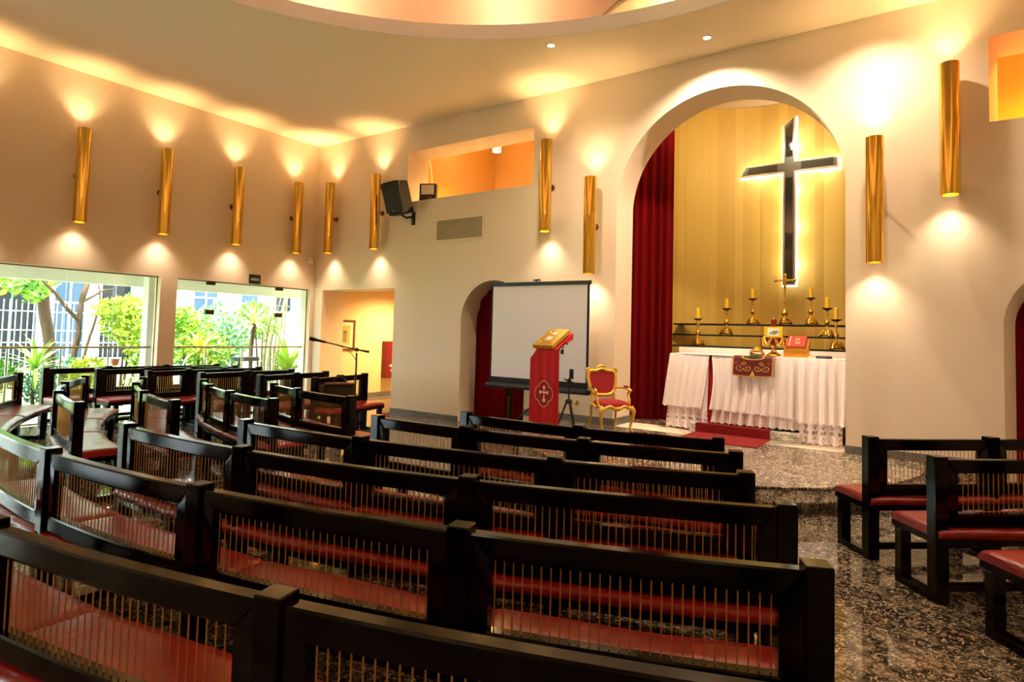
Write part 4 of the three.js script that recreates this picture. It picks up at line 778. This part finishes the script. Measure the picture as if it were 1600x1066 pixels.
// ---------- the garden outside the windows ----------
struct('ground', bx(-70, XL - 0.2, -0.4, -0.12, -60, 40), M.lawn);
struct('path_veranda', bx(-12.9, XL - 0.2, -0.119, -0.04, -12, 8), M.concrete);
struct('roof_veranda', [bx(-13.1, XL - 0.2, 2.72, 2.86, -12, 8, 0.01), bx(-13.1, -12.94, 2.335, 2.72, -12, 8, 0.008)], M.white);
for (const z of [-9.0, -5.55, -1.2, 2.6]) struct('column_veranda', bx(-12.25, -12.02, -0.1, 2.72, z - 0.13, z + 0.13, 0.012), M.concrete);
struct('wall_garden', bx(-17, -12.3, -0.12, 2.04, -10.15, -9.95, 0.01), mat('#c9cac6', 0.9));
{
  const f = thing('fence', 'tall white bar fence at the far side of the garden', 'fence', [-17, -0.12, -5]);
  const white = mat('#c4c8c6', 0.6), bar = rbox(0.018, 2.2, 0.018, 0.004).translate(0, 1.1, 0), post = rbox(0.1, 2.15, 0.14, 0.01).translate(0, 1.07, 0);
  for (let i = 0; i < 92; i++) part('bar', bar, white, f, [0, 0, 4.6 - i * 0.112]);
  for (const y of [1.95, 1.52, 1.24, 0.25]) part('rail', rbox(0.02, 0.022, 10.6, 0.004), white, f, [0.02, y, -0.5]);
  for (let i = 0; i < 4; i++) part('post', post, white, f, [0, 0, 0.6 - i * 3.0 + 0.0]);
}
{
  const b = thing('office_building', 'large building with dark glazed front and white pillars behind the fence', 'building', [-24, -0.2, -6]);
  const wallM = mat('#dfe4e6', 0.85), dark = phys('#0e141c', 0.5, { specularIntensity: 0.4 }), blue = phys('#2c4258', 0.45, { specularIntensity: 0.5 });
  part('wall', bx(-3, -0.3, 0, 7.5, -34, 16), wallM, b);
  part('pillar', bx(-0.3, 0.05, 0, 7.5, -1.9, -1.5, 0.02), wallM, b);
  const frameM = mat('#3a4450', 0.6), pane = (z0, z1, y0, y1, m) => { const fm = m === dark ? frameM : wallM; const w = part('window', bx(-0.32, -0.24, y0, y1, z0, z1), m, b); const n = Math.max(1, Math.round((z1 - z0) / 0.6)); for (let i = 0; i <= n; i++) part('mullion', bx(-0.25, -0.2, y0, y1, lerp(z0, z1, i / n) - 0.025, lerp(z0, z1, i / n) + 0.025), fm, w); part('transom', bx(-0.25, -0.2, lerp(y0, y1, 0.72) - 0.03, lerp(y0, y1, 0.72) + 0.03, z0, z1), fm, w); };
  pane(-1.45, 6, 0.3, 4.2, dark); pane(-2.9, -1.95, 0.6, 3.2, blue); pane(-4.3, -3.3, 0.6, 3.2, dark); pane(-5.6, -4.6, 0.4, 3.4, blue); pane(-7.6, -6.6, 1.2, 3.6, blue); pane(-9.4, -8.6, 1.2, 3.4, blue); pane(-11, -10.2, 1.2, 3.4, dark); pane(-13, -12, 1.2, 3.4, blue);
  for (const z of [-3.1, -4.45, -6.1, -8.1, -9.9]) part('pillar', bx(-0.3, 0.15, 0, 7.5, z - 0.14, z + 0.14, 0.02), wallM, b);
}
const leafGeo = (() => { const p = [[0, 0, 0], [0.24, 0.42, 0.03], [0, 0.5, -0.03], [-0.24, 0.42, 0.03], [0, 1, 0.06]], g = new THREE.BufferGeometry(); g.setAttribute('position', new THREE.Float32BufferAttribute([0, 1, 2, 0, 2, 3, 1, 4, 2, 2, 4, 3].flatMap((i) => p[i]), 3)); g.computeVertexNormals(); return g; })();
const leafM = [mat('#ffffff', 0.6, { side: THREE.DoubleSide })];
function foliage(parent, count, blobs, size, colors, name = 'foliage') {
  const m = new THREE.InstancedMesh(leafGeo, leafM[0], count), d = new THREE.Object3D();
  for (let i = 0; i < count; i++) {
    const [cx, cy, cz, rx, ry, rz] = blobs[Math.floor(rnd() * blobs.length)], a = rnd() * 6.283, h = rr(-1, 1), r = Math.pow(rnd(), 0.4), q = Math.sqrt(1 - h * h);
    d.position.set(cx + Math.cos(a) * q * r * rx, cy + h * r * ry, cz + Math.sin(a) * q * r * rz);
    d.rotation.set(rr(-1.2, 1.9), rnd() * 6.283, rr(-0.8, 0.8)); d.scale.setScalar(size * rr(0.6, 1.25)); d.updateMatrix(); m.setMatrixAt(i, d.matrix);
    m.setColorAt(i, lin(colors[Math.floor(rnd() * colors.length)]).multiplyScalar(rr(0.8, 1.15)));
  }
  m.name = name; m.userData.kind = 'stuff'; m.castShadow = m.receiveShadow = true; parent.add(m); return m;
}
function blade(len, width, droop, segs = 7, fold = 0.25) {
  const rings = []; let y = 0, z = 0, a = 0;
  for (let i = 0; i <= segs; i++) { const t = i / segs, w = width * Math.pow(Math.sin(Math.PI * Math.min(0.97, 0.12 + 0.86 * t)), 0.8) * 0.5; rings.push([V(-w, y + w * fold, z), V(0, y, z), V(w, y + w * fold, z)]); a = droop * t; y += Math.cos(a) * len / segs; z += Math.sin(a) * len / segs; }
  return fromQuads(rings, false, false, 2.5);
}
function rosette(parent, n, y, len, width, tilt, droop, colors) {
  const geos = [0.8, 1.0, 1.25].map((k) => blade(len * rr(0.9, 1.05), width, droop * k)), mats = colors.map((c) => mat(c, 0.55, { side: THREE.DoubleSide }));
  for (let i = 0; i < n; i++) { const o = part('leaf', geos[i % 3], mats[Math.floor(rnd() * mats.length)], parent, [0, y + rr(-0.03, 0.03), 0]); o.rotation.set(lerp(0.08, tilt, (i + 0.5) / n) , i * 2.39996 + rr(-0.2, 0.2), 0, 'YXZ'); }
}
const YG = ['#b9cf3c', '#9dbd34', '#d4dc58', '#7fa82e'], GR1 = ['#5d9a34', '#7db63e', '#4b8234', '#9cc64c'], TEAL = ['#5f9480', '#7fae90', '#4c7a62', '#98c0a0'];
function tree(label, pos, limbs, blobs, count, size, colors) {
  const t = thing('tree', label, 'tree', pos);
  limbs.forEach((l, i) => part(i ? 'branch' : 'trunk', taper(l.p, l.r, 9, 4), M.bark, t));
  if (count) foliage(t, count, blobs, size, colors);
  return t;
}
tree('forked leaning tree with bare branches beyond the first window', [-14.5, -0.12, -5.2], [
  { p: [[0, 0, 0.05], [0, 1.1, 0.04], [0, 1.45, -0.02], [0, 1.8, -0.02]], r: [0.075, 0.065, 0.055, 0.05] },
  { p: [[0, 1.76, -0.02], [0.05, 2.0, 0.22], [0.1, 2.3, 0.46], [0.1, 2.6, 0.72], [0.1, 3.0, 0.8]], r: [0.045, 0.038, 0.034, 0.03, 0.02] },
  { p: [[0, 1.76, -0.02], [-0.03, 2.1, -0.05], [-0.05, 2.35, -0.1], [-0.1, 2.62, -0.2], [-0.1, 3.1, -0.3]], r: [0.05, 0.05, 0.06, 0.04, 0.03] },
  { p: [[-0.03, 2.15, -0.06], [0, 2.28, -0.25], [0, 2.42, -0.45], [0, 2.45, -0.62]], r: [0.034, 0.026, 0.02, 0.012] },
  { p: [[0.05, 0.2, -0.02], [0.05, 1.2, -0.16], [0.05, 1.8, -0.3], [0.05, 2.25, -0.36], [0, 2.7, -0.3]], r: [0.035, 0.028, 0.024, 0.02, 0.014] },
], [[0, 3.1, 0.6, 0.7, 0.4, 0.7], [-0.2, 3.2, -0.5, 0.7, 0.4, 0.6]], 260, 0.16, GR1);
tree('thick grey trunk with drooping leaves, left of the forked tree', [-15.2, -0.12, -4.85], [
  { p: [[0.02, 0, -0.12], [0.02, 1.3, -0.1], [0, 2.0, 0.02], [0, 2.7, 0.08], [0, 3.4, 0.2]], r: [0.13, 0.11, 0.11, 0.1, 0.07] },
  { p: [[0, 2.3, 0.02], [0.1, 2.6, 0.4], [0.2, 2.75, 0.9]], r: [0.04, 0.035, 0.02] },
], [[0.2, 2.55, 0.75, 0.5, 0.35, 0.55], [0.1, 2.4, 0.2, 0.4, 0.3, 0.3], [0.2, 2.75, 1.2, 0.5, 0.3, 0.4], [0, 3.3, 0.2, 1, 0.5, 1.2]], 900, 0.18, ['#8fbf3e', '#6fa83c', '#b4cf4c', '#5b9a48']);
function shrub(label, pos, blobs, count, size, colors, stems = 3) {
  const t = thing('shrub', label, 'shrub', pos);
  for (let k = 0; k < stems; k++) { const b = blobs[k % blobs.length]; part('stem', taper([[rr(-0.1, 0.1), 0, rr(-0.1, 0.1)], [b[0] * 0.6, b[1] * 0.5, b[2] * 0.6], [b[0], b[1], b[2]]], [0.03, 0.022, 0.012], 7, 3), M.bark, t); }
  foliage(t, count, blobs, size, colors); return t;
}
shrub('tall yellow-green shrub beside the pale column of the first window', [-14.2, -0.12, -5.95], [[0, 1.75, 0, 0.4, 0.5, 0.45], [0.1, 1.2, -0.3, 0.35, 0.6, 0.3], [-0.1, 2.05, -0.2, 0.35, 0.25, 0.4], [0.1, 2.0, 0.32, 0.3, 0.2, 0.25]], 1900, 0.14, YG);
shrub('broad yellow-green shrub just right of the window pillar', [-14.8, -0.12, -7.7], [[0, 1.4, 0, 0.6, 0.65, 0.6], [0.1, 1.8, 0.3, 0.4, 0.35, 0.35], [0, 1.0, -0.5, 0.5, 0.5, 0.5]], 1800, 0.15, YG.concat(GR1));
shrub('blue-green shrub in the middle of the second window', [-15.2, -0.12, -8.9], [[0, 1.5, 0, 0.6, 0.6, 0.7], [0.1, 0.9, 0.4, 0.6, 0.6, 0.6]], 1500, 0.15, TEAL.concat(GR1));
shrub('dark green hedge plant far behind the second window', [-16.3, -0.12, -9.3], [[0, 1.6, 0, 0.5, 0.8, 1.1], [0, 1.3, 1.3, 0.5, 0.8, 0.7]], 1600, 0.18, GR1.concat(TEAL));
shrub('small bright yellow shrub below the forked tree', [-13.3, -0.12, -5.05], [[0, 0.85, 0, 0.25, 0.2, 0.35], [0, 0.6, 0.1, 0.3, 0.3, 0.4]], 700, 0.1, ['#d9dc2e', '#c3cf36', '#a9c63a']);
shrub('small blue-green shrub in front of the thick trunk', [-13.6, -0.12, -4.75], [[0, 0.75, 0, 0.25, 0.3, 0.35], [0, 0.5, 0.4, 0.25, 0.3, 0.3]], 700, 0.11, TEAL);
shrub('green shrub at the left edge of the first window', [-13.3, -0.12, -3.55], [[0, 0.75, 0, 0.3, 0.35, 0.35]], 600, 0.12, GR1);
shrub('low pale bush under the tall yellow-green shrub', [-13.4, -0.12, -6.1], [[0, 0.4, 0, 0.3, 0.3, 0.6]], 300, 0.09, ['#cfd6a0', '#b6c77c', '#8fb05a'], 2);
shrub('climbing greenery behind the leaning stems', [-14.2, -0.12, -9.2], [[0, 1.75, 0, 0.4, 0.4, 0.5], [0.1, 2.1, 0.3, 0.4, 0.25, 0.4]], 600, 0.14, ['#6fae34', '#8cc640', '#4f8f34']);
function rosettePlant(label, name, category, pos, stem, spec) {
  const t = thing(name, label, category, pos); const [h, r] = stem;
  part('trunk', taper([[0.04, 0, -0.02], [-0.02, h * 0.5, 0.03], [0, h, 0]], [r * 1.2, r, r], 9, 4), M.bark, t);
  for (const s of spec) rosette(t, ...s); return t;
}
rosettePlant('young palm with spreading feathery leaves beyond the first window', 'palm', 'palm', [-13.5, -0.12, -4.22], [0.85, 0.03], [[34, 0.9, 0.6, 0.07, 1.9, 0.7, ['#a9cf52', '#8dbd44', '#c9e07a']], [12, 0.8, 0.45, 0.06, 2.0, 0.9, ['#7fae3e']]]);
rosettePlant('orange-green dracaena in the second window near the pillar', 'dracaena', 'dracaena', [-13.9, -0.12, -7.42], [0.95, 0.03], [[34, 1.1, 0.75, 0.07, 1.5, 1.1, ['#b7cf4a', '#d6d04a', '#8fb548', '#d9a94a']]]);
rosettePlant('dark cordyline low in the second window', 'cordyline', 'cordyline', [-13.5, -0.12, -8.0], [0.6, 0.03], [[18, 0.65, 0.55, 0.05, 1.5, 1.0, ['#6f9a6a', '#557f5c']]]);
rosettePlant('tall pale yucca with bent trunk in the second window', 'yucca', 'yucca', [-13.5, -0.12, -8.5], [1.8, 0.045], [[44, 1.8, 0.6, 0.06, 1.9, 0.9, ['#e2e3a0', '#d3d97c', '#c2cf5c', '#eeeabf']]]);
rosettePlant('broad bright green agave by the right end of the second window', 'agave', 'agave', [-13.0, -0.12, -9.12], [0.55, 0.13], [[26, 0.62, 0.95, 0.14, 1.35, 0.7, ['#9ccf3c', '#86bf38', '#b5da58']], [14, 0.58, 0.8, 0.12, 1.7, 0.9, ['#7fb83a', '#a8d04c']]]);
{
  const t = thing('bamboo_clump', 'clump of pale leaning stems in the second window', 'bamboo', [-13.2, -0.12, -8.85]);
  for (let k = 0; k < 9; k++) { const z = 0.25 - k * 0.06; part('stem', taper([[rr(-0.15, 0.15), 0, z], [rr(-0.1, 0.1), 1.3, z + rr(-0.06, 0.02)], [rr(-0.1, 0.1), 2.7, z - rr(0.0, 0.35)]], [0.024, 0.02, 0.014], 7, 3), mat(['#c6bd8c', '#9b9a78', '#d3cba0'][k % 3], 0.7), t); }
}
solo('planter', rbox(0.35, 0.09, 0.5, 0.015).translate(-13.3, 0.86, -8.2), mat('#22262a', 0.7), 'dark planter tray among the plants in the second window', 'planter');
solo('planter_stand', [rbox(0.05, 0.93, 0.05, 0.006).translate(-13.3, 0.345, -8.05), rbox(0.05, 0.93, 0.05, 0.006).translate(-13.3, 0.345, -8.35)], mat('#22262a', 0.7), 'thin dark legs holding up the planter tray', 'stand');
{
  const t = thing('clay_pot', 'small reddish clay pot on a thin post outside the first window', 'pot', [-12.7, -0.04, -5.2]);
  part('post', cyl(0.02, 0.86, 8).translate(0, 0.43, 0), M.concrete, t);
  part('pot_body', lathe([[0, 0.86], [0.05, 0.86], [0.07, 0.95], [0.075, 0.98], [0.06, 0.98], [0.05, 0.9], [0, 0.88]], 18), mat('#a0583a', 0.85), t);
}

scene.traverse((o) => { if (o.isMesh) { o.castShadow = true; o.receiveShadow = true; } });
renderer.render(scene, camera);
